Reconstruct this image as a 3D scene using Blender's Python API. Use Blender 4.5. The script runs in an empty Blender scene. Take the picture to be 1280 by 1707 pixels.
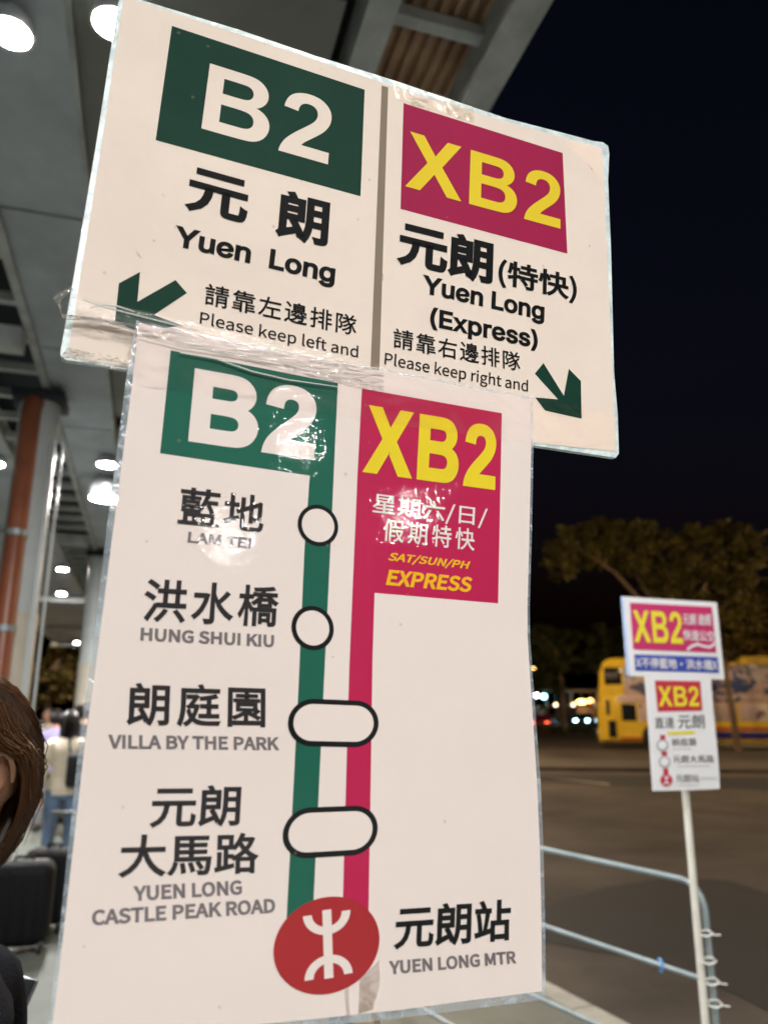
import bpy, bmesh, math, random
from mathutils import Vector, Matrix, noise as mnoise
from mathutils.geometry import delaunay_2d_cdt
random.seed(7)
R = math.radians
SC = bpy.context.scene
COL = SC.collection

# ------------------------------------------------------------------ camera, sky, exposure
FPX, CAM_H, PITCH = 1270.0, 1.65, R(14.6)
cd = bpy.data.cameras.new('camera')
cam = bpy.data.objects.new('camera', cd)
COL.objects.link(cam)
cam.location = (0, 0, CAM_H)
cam.rotation_euler = (R(90) + PITCH, 0, 0)
cd.sensor_fit = 'VERTICAL'
cd.sensor_height = 36.0
cd.lens = FPX / 1707.0 * 36.0
cd.clip_start = 0.02
cd.clip_end = 3000
cd.dof.use_dof = True
cd.dof.focus_distance = 0.80
cd.dof.aperture_fstop = 4.6
SC.camera = cam

world = bpy.data.worlds.new('World')
SC.world = world
world.use_nodes = True
wn = world.node_tree
sky = wn.nodes.new('ShaderNodeTexSky')
sky.sky_type = 'NISHITA'
sky.sun_disc = False
sky.sun_elevation = R(-3.0)
sky.sun_rotation = R(160)
sky.air_density = 1.0
sky.dust_density = 0.5
sky.ozone_density = 2.0
wn.links.new(sky.outputs[0], wn.nodes['Background'].inputs[0])
wn.nodes['Background'].inputs[1].default_value = 0.10

SC.view_settings.view_transform = 'Standard'
SC.view_settings.look = 'None'
SC.view_settings.exposure = 0.0
SC.view_settings.gamma = 1.0

# ------------------------------------------------------------------ photo-ray helpers
CAMP = Vector((0, 0, CAM_H))
CP, SP = math.cos(PITCH), math.sin(PITCH)
def ray(px, py):
    x = (px - 640) / FPX; y = (853.5 - py) / FPX
    return Vector((x, CP - y * SP, SP + y * CP))
def at_z(px, py, z):
    d = ray(px, py); return CAMP + d * ((z - CAM_H) / d.z)
def at_y(px, py, y):
    d = ray(px, py); return CAMP + d * (y / d.y)
def cam2w(x, y, z):
    return Vector((x, z * CP + y * SP, z * SP - y * CP))

# canopy axis (a) and its perpendicular (p)
AX = Vector((-.2915, .9566, 0)); PX_ = Vector((.9566, .2915, 0))
def tp(t, p, z=0.0):
    return AX * t + PX_ * p + Vector((0, 0, z))

# ------------------------------------------------------------------ materials
MATS = {}
def mat(name, col, rough=.5, metal=0., spec=.5, var=.0, vscale=8., bump=0., bscale=60., coat=0., coat_r=.05,
        col2=None, detail=4., emit=None, estr=0., stretch=None, bdist=.01):
    if name in MATS: return MATS[name]
    m = bpy.data.materials.new(name); m.use_nodes = True
    nt = m.node_tree; N = nt.nodes; L = nt.links
    b = N['Principled BSDF']
    b.inputs['Base Color'].default_value = (*col, 1)
    b.inputs['Roughness'].default_value = rough
    b.inputs['Metallic'].default_value = metal
    b.inputs['Specular IOR Level'].default_value = spec
    if coat:
        b.inputs['Coat Weight'].default_value = coat
        b.inputs['Coat Roughness'].default_value = coat_r
    tc = N.new('ShaderNodeTexCoord')
    src = tc.outputs['Object']
    if stretch:
        mp = N.new('ShaderNodeMapping'); mp.inputs['Scale'].default_value = stretch
        L.new(src, mp.inputs[0]); src = mp.outputs[0]
    if var > 0 or col2 is not None:
        n = N.new('ShaderNodeTexNoise'); n.inputs['Scale'].default_value = vscale
        n.inputs['Detail'].default_value = detail; n.inputs['Roughness'].default_value = .62
        L.new(src, n.inputs['Vector'])
        r = N.new('ShaderNodeValToRGB')
        r.color_ramp.elements[0].position = .33; r.color_ramp.elements[1].position = .68
        c1 = col2 if col2 is not None else tuple(c * (1 - var) for c in col)
        c2 = col if col2 is not None else tuple(min(1, c * (1 + var * .6)) for c in col)
        r.color_ramp.elements[0].color = (*c1, 1); r.color_ramp.elements[1].color = (*c2, 1)
        L.new(n.outputs['Fac'], r.inputs[0]); L.new(r.outputs[0], b.inputs['Base Color'])
    if bump > 0:
        n2 = N.new('ShaderNodeTexNoise'); n2.inputs['Scale'].default_value = bscale
        n2.inputs['Detail'].default_value = 5.
        L.new(src, n2.inputs['Vector'])
        bp = N.new('ShaderNodeBump'); bp.inputs['Strength'].default_value = bump
        bp.inputs['Distance'].default_value = bdist
        L.new(n2.outputs['Fac'], bp.inputs['Height']); L.new(bp.outputs[0], b.inputs['Normal'])
        if coat: L.new(bp.outputs[0], b.inputs['Coat Normal'])
    if emit:
        b.inputs['Emission Color'].default_value = (*emit, 1)
        b.inputs['Emission Strength'].default_value = estr
    MATS[name] = m
    return m

def laminated(name, col, rough_coat, var=.03, crinkle=1.0):
    cw = .0 if rough_coat > .2 else .55
    """printed paper under a plastic film whose surface is crinkled"""
    if name in MATS: return MATS[name]
    m = bpy.data.materials.new(name); m.use_nodes = True
    nt = m.node_tree; N = nt.nodes; L = nt.links
    b = N['Principled BSDF']
    b.inputs['Roughness'].default_value = .55
    b.inputs['Specular IOR Level'].default_value = .05
    b.inputs['Coat Weight'].default_value = cw
    b.inputs['Coat Roughness'].default_value = rough_coat
    b.inputs['Coat IOR'].default_value = 1.45
    tc = N.new('ShaderNodeTexCoord')
    n = N.new('ShaderNodeTexNoise'); n.inputs['Scale'].default_value = 9; n.inputs['Detail'].default_value = 6
    n.inputs['Roughness'].default_value = .7
    L.new(tc.outputs['Object'], n.inputs['Vector'])
    r = N.new('ShaderNodeValToRGB')
    r.color_ramp.elements[0].position = .3; r.color_ramp.elements[1].position = .7
    r.color_ramp.elements[0].color = (*[c * (1 - var) for c in col], 1)
    r.color_ramp.elements[1].color = (*[min(1, c * (1 + var * .5)) for c in col], 1)
    L.new(n.outputs['Fac'], r.inputs[0])
    # sparse grime specks
    v = N.new('ShaderNodeTexVoronoi'); v.inputs['Scale'].default_value = 34
    L.new(tc.outputs['Object'], v.inputs['Vector'])
    n3 = N.new('ShaderNodeTexNoise'); n3.inputs['Scale'].default_value = 11
    L.new(tc.outputs['Object'], n3.inputs['Vector'])
    mth = N.new('ShaderNodeMath'); mth.operation = 'MULTIPLY_ADD'
    L.new(n3.outputs['Fac'], mth.inputs[0]); mth.inputs[1].default_value = -.075; mth.inputs[2].default_value = .088
    ls = N.new('ShaderNodeMath'); ls.operation = 'LESS_THAN'
    L.new(v.outputs['Distance'], ls.inputs[0]); L.new(mth.outputs[0], ls.inputs[1])
    mx = N.new('ShaderNodeMix'); mx.data_type = 'RGBA'
    fm = N.new('ShaderNodeMath'); fm.operation = 'MULTIPLY'; fm.inputs[1].default_value = .28
    L.new(ls.outputs[0], fm.inputs[0]); L.new(fm.outputs[0], mx.inputs['Factor'])
    L.new(r.outputs[0], mx.inputs['A']); mx.inputs['B'].default_value = (.30, .22, .16, 1)
    L.new(mx.outputs['Result'], b.inputs['Base Color'])
    # film surface: fine orange peel + broad warp
    f1 = N.new('ShaderNodeTexNoise'); f1.inputs['Scale'].default_value = 185; f1.inputs['Detail'].default_value = 2
    f2 = N.new('ShaderNodeTexNoise'); f2.inputs['Scale'].default_value = 24; f2.inputs['Detail'].default_value = 4
    for q in (f1, f2): L.new(tc.outputs['Object'], q.inputs['Vector'])
    b1 = N.new('ShaderNodeBump'); b1.inputs['Strength'].default_value = .8 * crinkle; b1.inputs['Distance'].default_value = .00021
    b2 = N.new('ShaderNodeBump'); b2.inputs['Strength'].default_value = .8 * crinkle; b2.inputs['Distance'].default_value = .00028
    L.new(f1.outputs['Fac'], b1.inputs['Height']); L.new(f2.outputs['Fac'], b2.inputs['Height'])
    L.new(b2.outputs[0], b1.inputs['Normal'])
    L.new(b1.outputs[0], b.inputs['Coat Normal'])
    MATS[name] = m
    return m

def clear_film(name, opacity, tint=(.9, .93, .95), rough=.12, bump=1.0, bscale=70., bdist=.004, white=.35, stretch=(1, 1, 1)):
    if name in MATS: return MATS[name]
    m = bpy.data.materials.new(name); m.use_nodes = True
    nt = m.node_tree; N = nt.nodes; L = nt.links
    out = N['Material Output']; b = N['Principled BSDF']
    b.inputs['Base Color'].default_value = (*tint, 1); b.inputs['Roughness'].default_value = rough
    b.inputs['Specular IOR Level'].default_value = .8
    tr = N.new('ShaderNodeBsdfTransparent'); gl = N.new('ShaderNodeBsdfGlossy')
    gl.inputs['Roughness'].default_value = rough
    tc = N.new('ShaderNodeTexCoord')
    mp = N.new('ShaderNodeMapping'); mp.inputs['Scale'].default_value = stretch; L.new(tc.outputs['Object'], mp.inputs[0])
    n = N.new('ShaderNodeTexNoise'); n.inputs['Scale'].default_value = bscale; n.inputs['Detail'].default_value = 4
    n.inputs['Distortion'].default_value = 1.2
    L.new(mp.outputs[0], n.inputs['Vector'])
    bp = N.new('ShaderNodeBump'); bp.inputs['Strength'].default_value = bump; bp.inputs['Distance'].default_value = bdist
    L.new(n.outputs['Fac'], bp.inputs['Height'])
    L.new(bp.outputs[0], b.inputs['Normal']); L.new(bp.outputs[0], gl.inputs['Normal'])
    # streaky whitish creases
    r = N.new('ShaderNodeValToRGB'); r.color_ramp.elements[0].position = .5; r.color_ramp.elements[1].position = .68
    r.color_ramp.elements[0].color = (opacity, opacity, opacity, 1)
    o2 = min(1, opacity + white); r.color_ramp.elements[1].color = (o2, o2, o2, 1)
    L.new(n.outputs['Fac'], r.inputs[0])
    mix = N.new('ShaderNodeMixShader'); L.new(r.outputs[0], mix.inputs[0])
    L.new(tr.outputs[0], mix.inputs[1]); L.new(b.outputs[0], mix.inputs[2])
    lw = N.new('ShaderNodeFresnel'); lw.inputs[0].default_value = 1.45
    L.new(bp.outputs[0], lw.inputs['Normal'])
    mix2 = N.new('ShaderNodeMixShader'); L.new(lw.outputs[0], mix2.inputs[0])
    L.new(mix.outputs[0], mix2.inputs[1]); L.new(gl.outputs[0], mix2.inputs[2])
    L.new(mix2.outputs[0], out.inputs[0])
    MATS[name] = m
    return m

def glow(name, col, strength):
    if name in MATS: return MATS[name]
    m = bpy.data.materials.new(name); m.use_nodes = True
    N = m.node_tree.nodes
    e = N.new('ShaderNodeEmission'); e.inputs[0].default_value = (*col, 1); e.inputs[1].default_value = strength
    m.node_tree.links.new(e.outputs[0], N['Material Output'].inputs[0])
    MATS[name] = m
    return m

# ------------------------------------------------------------------ mesh helpers
class MB:
    def __init__(s): s.v = []; s.f = []; s.sm = []
    def add(s, vs, fs, smooth=False):
        o = len(s.v); s.v += [tuple(x) for x in vs]
        s.f += [tuple(i + o for i in f) for f in fs]; s.sm += [smooth] * len(fs); return s
    def box(s, c, d, rz=0., M=None):
        hx, hy, hz = d[0] / 2, d[1] / 2, d[2] / 2
        T = Matrix.Translation(c) @ (M.to_4x4() if M else Matrix.Rotation(rz, 4, 'Z'))
        vs = [T @ Vector((x * hx, y * hy, z * hz)) for z in (-1, 1) for y in (-1, 1) for x in (-1, 1)]
        return s.add(vs, [(0, 2, 3, 1), (4, 5, 7, 6), (0, 1, 5, 4), (2, 6, 7, 3), (0, 4, 6, 2), (1, 3, 7, 5)])
    def rbox(s, c, d, bev=.02, seg=2, rz=0.):
        bm = bmesh.new(); bmesh.ops.create_cube(bm, size=1)
        for v in bm.verts: v.co = Vector((v.co.x * d[0], v.co.y * d[1], v.co.z * d[2]))
        bmesh.ops.bevel(bm, geom=bm.edges[:] , offset=bev, segments=seg, affect='EDGES', profile=.5)
        T = Matrix.Translation(c) @ Matrix.Rotation(rz, 4, 'Z')
        bm.verts.ensure_lookup_table(); bm.verts.index_update()
        s.add([T @ v.co for v in bm.verts], [[v.index for v in f.verts] for f in bm.faces], True); bm.free(); return s
    def tube(s, pts, rad, seg=10, cap=True):
        pts = [Vector(p) for p in pts]; n = len(pts)
        rad = [rad] * n if not hasattr(rad, '__len__') else rad
        vs = []; fs = []; prev = None
        for i, p in enumerate(pts):
            t = (pts[min(i + 1, n - 1)] - pts[max(i - 1, 0)]).normalized()
            if prev is None:
                a = Vector((0, 0, 1)) if abs(t.z) < .9 else Vector((1, 0, 0))
                u = t.cross(a).normalized()
            else: u = (prev - t * prev.dot(t)).normalized()
            prev = u; w = t.cross(u)
            for k in range(seg):
                an = 2 * math.pi * k / seg
                vs.append(p + (u * math.cos(an) + w * math.sin(an)) * rad[i])
        for i in range(n - 1):
            for k in range(seg):
                k2 = (k + 1) % seg
                fs.append((i * seg + k, i * seg + k2, (i + 1) * seg + k2, (i + 1) * seg + k))
        s.add(vs, fs, True)
        if cap:
            o = len(s.v) - len(vs)
            s.f.append(tuple(o + k for k in reversed(range(seg)))); s.sm.append(False)
            s.f.append(tuple(o + (n - 1) * seg + k for k in range(seg))); s.sm.append(False)
        return s
    def lathe(s, prof, c=(0, 0, 0), seg=20, M=None):
        vs = []; fs = []; n = len(prof); M = M or Matrix.Identity(3)
        for r, z in prof:
            for k in range(seg):
                a = 2 * math.pi * k / seg
                vs.append(Vector(c) + M @ Vector((r * math.cos(a), r * math.sin(a), z)))
        for i in range(n - 1):
            for k in range(seg):
                k2 = (k + 1) % seg
                fs.append((i * seg + k, i * seg + k2, (i + 1) * seg + k2, (i + 1) * seg + k))
        return s.add(vs, fs, True)
    def prism(s, poly, off):
        """poly: list of 3d points; off: extrusion vector"""
        n = len(poly); off = Vector(off)
        vs = [Vector(p) for p in poly] + [Vector(p) + off for p in poly]
        fs = [tuple(range(n)), tuple(reversed(range(n, 2 * n)))] + [(i, n + i, n + (i + 1) % n, (i + 1) % n) for i in range(n)]
        return s.add(vs, fs)
    def ball(s, c, r, seg=16, rings=10, fn=None):
        r = (r, r, r) if not hasattr(r, '__len__') else r
        vs = []; fs = []
        for i in range(rings + 1):
            th = math.pi * i / rings
            for k in range(seg):
                a = 2 * math.pi * k / seg
                d = Vector((math.sin(th) * math.cos(a), math.sin(th) * math.sin(a), math.cos(th)))
                if fn: d = fn(d)
                vs.append(Vector(c) + Vector((d.x * r[0], d.y * r[1], d.z * r[2])))
        for i in range(rings):
            for k in range(seg):
                k2 = (k + 1) % seg
                fs.append((i * seg + k, (i + 1) * seg + k, (i + 1) * seg + k2, i * seg + k2))
        return s.add(vs, fs, True)
    def build(s, name, m, parent=None, sharp=40):
        me = bpy.data.meshes.new(name)
        me.from_pydata(s.v, [], s.f)
        me.polygons.foreach_set('use_smooth', s.sm)
        bm = bmesh.new(); bm.from_mesh(me)
        bmesh.ops.remove_doubles(bm, verts=bm.verts, dist=1e-6)
        bmesh.ops.recalc_face_normals(bm, faces=bm.faces)
        bm.to_mesh(me); bm.free()
        me.set_sharp_from_angle(angle=R(sharp))
        me.materials.append(m)
        o = bpy.data.objects.new(name, me); COL.objects.link(o)
        if parent: o.parent = parent
        return o

def tag(o, label=None, cat=None, group=None, kind=None):
    if label: o['label'] = label
    if cat: o['category'] = cat
    if group: o['group'] = group
    if kind: o['kind'] = kind
    return o
def thing(name, label, cat, loc=(0, 0, 0), rz=0., group=None):
    o = bpy.data.objects.new(name, None); COL.objects.link(o)
    o.location = loc; o.rotation_euler = (0, 0, rz); o.empty_display_size = .2
    return tag(o, label, cat, group)
def struct(o): o['kind'] = 'structure'; return o
def kids(o): return [c for c in COL.objects if c.parent == o]
def copy_tree(o, parent=None):
    c = o.copy(); COL.objects.link(c)
    if parent: c.parent = parent
    for ch in kids(o): copy_tree(ch, c)
    return c

# ------------------------------------------------------------------ lettering
def _q(tokens, n=7):
    """'M x y L x y Q cx cy x y ...' to closed loops"""
    loops = []; cur = []; it = iter(tokens.split()); cmd = None
    for t in it:
        if t == 'Z': loops.append(cur); cur = []; continue
        if t == 'M': cur = [(float(next(it)), float(next(it)))]
        elif t == 'L': cur.append((float(next(it)), float(next(it))))
        elif t == 'H': cur.append((float(next(it)), cur[-1][1]))
        elif t == 'V': cur.append((cur[-1][0], float(next(it))))
        elif t == 'Q':
            c = (float(next(it)), float(next(it))); e = (float(next(it)), float(next(it))); s0 = cur[-1]
            for k in range(1, n + 1):
                u = k / n
                cur.append(((1 - u) ** 2 * s0[0] + 2 * u * (1 - u) * c[0] + u * u * e[0],
                            (1 - u) ** 2 * s0[1] + 2 * u * (1 - u) * c[1] + u * u * e[1]))
    return loops
GLYPH = {
 'X': (1366, _q('M 0 0 L 501 765 L 47 1466 H 393 L 687 995 L 975 1466 H 1318 L 862 754 L 1363 0 H 1006 L 681 507 L 355 0 Z')),
 'B': (1479, _q('M 150 1466 H 736 Q 910 1466 995 1451 Q 1081 1437 1148 1391 Q 1216 1345 1261 1268 Q 1306 1192 1306 1097 Q 1306 994 1250 908 Q 1195 822 1100 779 Q 1234 740 1306 646 Q 1378 552 1378 425 Q 1378 325 1331 230 Q 1285 136 1204 79 Q 1124 23 1006 10 Q 932 2 649 0 H 150 Z M 446 1222 V 883 H 640 Q 813 883 855 888 Q 931 897 974 940 Q 1018 984 1018 1055 Q 1018 1123 980 1165 Q 943 1208 869 1217 Q 825 1222 616 1222 Z M 446 639 V 247 H 720 Q 880 247 923 256 Q 989 268 1030 314 Q 1072 361 1072 439 Q 1072 505 1040 551 Q 1008 597 947 618 Q 887 639 685 639 Z')),
 '2': (1139, _q('M 1036 261 V 0 H 51 Q 67 148 147 280 Q 227 413 463 632 Q 653 809 696 872 Q 754 959 754 1044 Q 754 1138 703 1188 Q 653 1239 564 1239 Q 476 1239 424 1186 Q 372 1133 364 1010 L 84 1038 Q 109 1270 241 1371 Q 373 1472 571 1472 Q 788 1472 912 1355 Q 1036 1238 1036 1064 Q 1036 965 1000 875 Q 965 786 888 688 Q 837 623 704 501 Q 571 379 535 339 Q 500 299 478 261 Z')),
}
def fill_loops(loops, nonzero=False):
    """fill of 2d loops -> verts, tris"""
    vs = []; es = []
    for lp in loops:
        clean = []
        for p in lp:
            if not clean or (abs(p[0] - clean[-1][0]) + abs(p[1] - clean[-1][1])) > 1e-6: clean.append(p)
        if abs(clean[0][0] - clean[-1][0]) + abs(clean[0][1] - clean[-1][1]) < 1e-6: clean.pop()
        o = len(vs); n = len(clean); vs += [Vector(p) for p in clean]
        es += [(o + i, o + (i + 1) % n) for i in range(n)]
    V, E_, F, *_ = delaunay_2d_cdt(vs, es, [], 0, 1e-6)
    segs = [(vs[a], vs[b]) for a, b in es]
    out = []
    for f in F:
        c = sum((V[i] for i in f), Vector((0, 0))) / len(f); w = 0
        for a, b in segs:
            if (a.y > c.y) != (b.y > c.y):
                if a.x + (c.y - a.y) / (b.y - a.y) * (b.x - a.x) > c.x: w += (1 if b.y > a.y else -1) if nonzero else 1
        if (w if nonzero else w % 2): out.append(tuple(f))
    return [tuple(v) for v in V], out
def grow_loop(lp, r):
    # outer outlines run clockwise and holes the other way, so the left normal always points out of the ink
    out = []; p = [Vector(q) for i, q in enumerate(lp) if (Vector(q) - Vector(lp[i - 1])).length > 1e-6]; n = len(p)
    for i in range(n):
        d1 = (p[i] - p[i - 1]).normalized(); d2 = (p[(i + 1) % n] - p[i]).normalized()
        n1 = Vector((-d1.y, d1.x)); n2 = Vector((-d2.y, d2.x))
        out.append(tuple(p[i] + (n1 + n2) / max(1 + n1.dot(n2), .35) * r))
    return out
def big_text(txt, gap=0., bold=0.):
    vs = []; fs = []; x = 0.
    for ch in txt:
        adv, loops = GLYPH[ch]; v, f = fill_loops([grow_loop(l, bold) for l in loops] if bold else loops, bool(bold))
        o = len(vs); vs += [(p[0] + x, p[1]) for p in v]; fs += [tuple(i + o for i in q) for q in f]
        x += adv + gap
    return vs, fs
FONT_CACHE = {}
def bundled_font(fname):
    # faces that come with Blender itself; its built-in face is used when they are not there
    try:
        import os
        return bpy.data.fonts.load(os.path.join(bpy.utils.system_resource('DATAFILES', path='fonts'), fname))
    except Exception:
        return None
F_SANS = bundled_font('Inter.woff2'); F_HUM = bundled_font('Noto Sans CJK Regular.woff2')
def font_mesh(txt, res=4, spacing=1., face=None):
    key = (txt, res, spacing, face)
    if key not in FONT_CACHE:
        cu = bpy.data.curves.new('lettering_source', 'FONT'); cu.body = txt; cu.size = 1; cu.resolution_u = res
        cu.space_character = spacing
        if face: cu.font = face
        o = bpy.data.objects.new('lettering_source', cu); COL.objects.link(o)
        dg = bpy.context.evaluated_depsgraph_get()
        me = o.evaluated_get(dg).to_mesh()
        FONT_CACHE[key] = ([(v.co.x, v.co.y) for v in me.vertices], [tuple(p.vertices) for p in me.polygons])
        bpy.data.objects.remove(o); bpy.data.curves.remove(cu)
    return FONT_CACHE[key]
def text_mesh(txt, bold=0., shear=0., res=4, spacing=1., face=None):
    face = face or F_HUM
    """returns 2d verts, faces; emboldened by uniting shifted copies of the outline"""
    v, f = font_mesh(txt, res, spacing, face)
    h = max(q[1] for q in v) - min(q[1] for q in v)
    v, f = embolden(v, f, bold * h)
    return [(x + shear * y, y, 0) for x, y in v], f
def embolden(v, f, r):
    """move every outline point outwards by a mitred offset"""
    key = {}; idx = []; V = []
    for x, y in v:
        k = (round(x, 5), round(y, 5))
        if k not in key: key[k] = len(V); V.append(Vector((x, y)))
        idx.append(key[k])
    F = []
    for q in f:
        q = [idx[i] for i in q]
        ar = sum(V[q[i]].x * V[q[(i + 1) % len(q)]].y - V[q[(i + 1) % len(q)]].x * V[q[i]].y for i in range(len(q)))
        if len(set(q)) == len(q) and abs(ar) > 1e-12: F.append(tuple(q if ar > 0 else reversed(q)))
    if r > 0:
        es = set()
        for q in F:
            for i in range(len(q)): es.add((q[i], q[(i + 1) % len(q)]))
        nin = {}; nout = {}
        for a, b in es:
            if (b, a) in es: continue
            d = (V[b] - V[a]).normalized(); n_ = Vector((d.y, -d.x)); nout[a] = n_; nin[b] = n_
        M = [p.copy() for p in V]
        for i in nin:
            if i in nout:
                n1, n2 = nin[i], nout[i]; m_ = n1 + n2; den = 1 + n1.dot(n2)
                M[i] = V[i] + (m_ / max(den, .35)) * r
        V = M
    return [(p.x, p.y) for p in V], F
def normalise(vs):
    xs = [p[0] for p in vs]; ys = [p[1] for p in vs]
    x0, x1, y0, y1 = min(xs), max(xs), min(ys), max(ys)
    return [((p[0] - x0) / (x1 - x0), (p[1] - y0) / (y1 - y0), (p[2] if len(p) > 2 else 0)) for p in vs]

class Board:
    """a flat board in space; photo pixels are brought onto it through its plane"""
    def __init__(s, origin, n, root):
        s.o = origin; s.n = n; s.root = root; s.base = Vector(root.location)
    def P(s, px, py, off=0.):
        d = ray(px, py); q = s.o + s.n * off
        return CAMP + d * ((q - CAMP).dot(s.n) / d.dot(s.n)) - s.base
    def poly(s, pts, off, name, m, parent, thick=0.):
        mb = MB(); pp = [s.P(x, y, off) for x, y in pts]
        u = (pp[1] - pp[0]).normalized(); w = s.n.cross(u)
        if thick: mb.prism(pp, -s.n * thick)
        else:
            v2 = [(p.dot(u), p.dot(w)) for p in pp]
            V, F = fill_loops([v2])
            c = pp[0].dot(s.n)
            mb.add([u * a + w * b + s.n * c for a, b in V], F)
        return mb.build(name, m, parent)
    def text(s, mesh, BL, BR, TL, off, m, parent, name='lettering'):
        vs, fs = mesh; vs = normalise(vs)
        bl, br, tl = (s.P(*q, off) for q in (BL, BR, TL))
        mb = MB(); mb.add([bl + (br - bl) * x + (tl - bl) * y + s.n * (1.6e-5 * l) for x, y, l in vs], fs)
        me = bpy.data.meshes.new(name); me.from_pydata(mb.v, [], mb.f); me.materials.append(m)
        o = bpy.data.objects.new(name, me); COL.objects.link(o); o.parent = parent
        return o
    def shape(s, loops, BL, BR, TL, off, m, parent, name):
        """loops given in a 0..1 frame"""
        V, F = fill_loops(loops)
        bl, br, tl = (s.P(*q, off) for q in (BL, BR, TL))
        mb = MB(); mb.add([bl + (br - bl) * x + (tl - bl) * y for x, y in V], F)
        return mb.build(name, m, parent)
def circle(cx, cy, rx, ry, n=64, a0=0, a1=2 * math.pi):
    return [(cx + rx * math.cos(a0 + (a1 - a0) * k / n), cy + ry * math.sin(a0 + (a1 - a0) * k / n)) for k in range(n)]
def stadium(x0, x1, y0, y1, asp, n=20):
    """asp = frame width / frame height, keeps the ends round"""
    r = (y1 - y0) / 2; rx = r / asp; yc = (y0 + y1) / 2
    pts = [(x1 - rx + rx * math.cos(-math.pi / 2 + math.pi * k / n), yc + r * math.sin(-math.pi / 2 + math.pi * k / n)) for k in range(n + 1)]
    pts += [(x0 + rx + rx * math.cos(math.pi / 2 + math.pi * k / n), yc + r * math.sin(math.pi / 2 + math.pi * k / n)) for k in range(n + 1)]
    return pts
def emblem_loops():
    """white railway mark, in the -1..1 frame of its disc, mapped to 0..1"""
    L = []
    def arc(cx, cy, r, a0, a1, n=24): return [(cx + r * math.cos(a0 + (a1 - a0) * k / n), cy + r * math.sin(a0 + (a1 - a0) * k / n)) for k in range(n + 1)]
    bar = [(-.085, -.69), (.085, -.69), (.085, .73), (-.085, .73)]
    up = arc(0, .66, .45, math.pi, 2 * math.pi) + arc(0, .66, .285, 2 * math.pi, math.pi)
    dn = arc(0, -.66, .45, 0, math.pi) + arc(0, -.66, .285, math.pi, 0)
    return [[((x + 1) / 2, (y + 1) / 2) for x, y in q] for q in (bar, up, dn)]

# ------------------------------------------------------------------ ground
M_asphalt = mat('asphalt', (.074, .058, .044), .82, var=.75, vscale=.45, bump=.5, bscale=90, detail=9)
M_patch = mat('asphalt_patch', (.013, .0145, .0145), .8, var=.25, vscale=1.5, bump=.5, bscale=110, detail=8)
M_pave = mat('paving', (.125, .145, .128), .6, var=.22, vscale=2.5, bump=.25, bscale=40, detail=8)
M_kerb = mat('kerb_concrete', (.42, .40, .34), .75, var=.2, vscale=6, bump=.3, bscale=50)
RZ = -.13
mb = MB()
NG = 24
xs = [-600 + 1200 * i / NG for i in range(NG + 1)]
mb.add([(x, y, RZ) for y in (-500, 900) for x in (-600, 600)], [(0, 1, 3, 2)])
struct(mb.build('asphalt_road', M_asphalt))
# raised pavement, its edge running past the barrier
k1 = at_z(909, 1667, 0); k2 = at_z(998, 1706, 0); kd = (k1 - k2).normalized()
kd = (kd + AX).normalized()
kn = Vector((kd.y, -kd.x, 0))
k0 = (k1 + k2) / 2
E0 = k0 - kd * 40; E1 = k0 + kd * 60
mb = MB()
W_ = -kn * 26
mb.prism([E0, E1, E1 + W_, E0 + W_], (0, 0, RZ - .05))
# joints between the paving slabs are real gaps in a thin slab layer
struct(mb.build('pavement', M_pave))
mb = MB()
for i in range(60):
    a = E0 + kd * (i * 1.6); b = a + kd * 1.585
    mb.prism([a + kn * .15, b + kn * .15, b + kn * .002, a + kn * .002], (0, 0, RZ - .05))
ko = mb.build('kerb', M_kerb); ko.location.z = .012; struct(ko)
# dark resurfaced patch on the road
pp = [at_z(*q, RZ + .004) for q in ((860, 1560), (905, 1510), (1010, 1478), (1120, 1462), (1215, 1468), (1330, 1505), (1400, 1600), (1420, 1760), (1230, 1660), (1100, 1602), (985, 1585))]
mb = MB(); mb.add(pp, [tuple(range(len(pp)))]); struct(mb.build('road_patch', M_patch))
mb = MB()
pp = [at_z(*q, RZ + .004) for q in ((880, 1289), (1100, 1294), (1700, 1302), (1700, 1324), (1100, 1312), (880, 1303))]
mb.add(pp, [tuple(range(len(pp)))]); struct(mb.build('road_patch', M_patch))

pp = [at_z(*q, RZ) for q in ((850, 1284), (1100, 1287), (1700, 1294), (1700, 1276), (1100, 1272), (850, 1271))]
mb = MB(); mb.prism(pp, (0, 0, .10)); struct(mb.build('traffic_island', mat('island_concrete', (.085, .072, .058), .8, var=.4, vscale=.8, detail=8)))
pp = [at_z(*q, RZ + .004) for q in ((905, 1296), (1015, 1306), (1015, 1308.5), (905, 1298))]
mb = MB(); mb.add(pp, [(0, 1, 2, 3)]); struct(mb.build('painted_line', M_kerb))
# ------------------------------------------------------------------ terminus canopy
M_ceil = mat('ceiling_panel', (.54, .585, .65), .55, metal=.0, spec=.4, var=.22, vscale=1.7, bump=.1, bscale=6, detail=9)
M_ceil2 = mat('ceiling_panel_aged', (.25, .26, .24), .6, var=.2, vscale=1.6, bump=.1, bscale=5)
M_beam = mat('beam_paint', (.52, .54, .54), .5, var=.28, vscale=4, bump=.08, bscale=20)
M_deckm = mat('rusty_deck', (.50, .32, .20), .6, var=.3, vscale=5, col2=(.28, .16, .10), stretch=(1, 1, 1))
M_dark = mat('void_dark', (.03, .034, .045), .8)
M_white = mat('white_paint', (.62, .66, .66), .4, var=.1, vscale=3)
M_cream = mat('column_cladding', (.66, .60, .50), .45, var=.1, vscale=3)
M_steel = mat('galvanised_steel', (.36, .43, .45), .5, metal=.4, var=.2, vscale=7, bump=.06, bscale=60)
M_pipe = mat('orange_pipe', (.30, .095, .045), .38, var=.2, vscale=4)
ZC = 4.5
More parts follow.
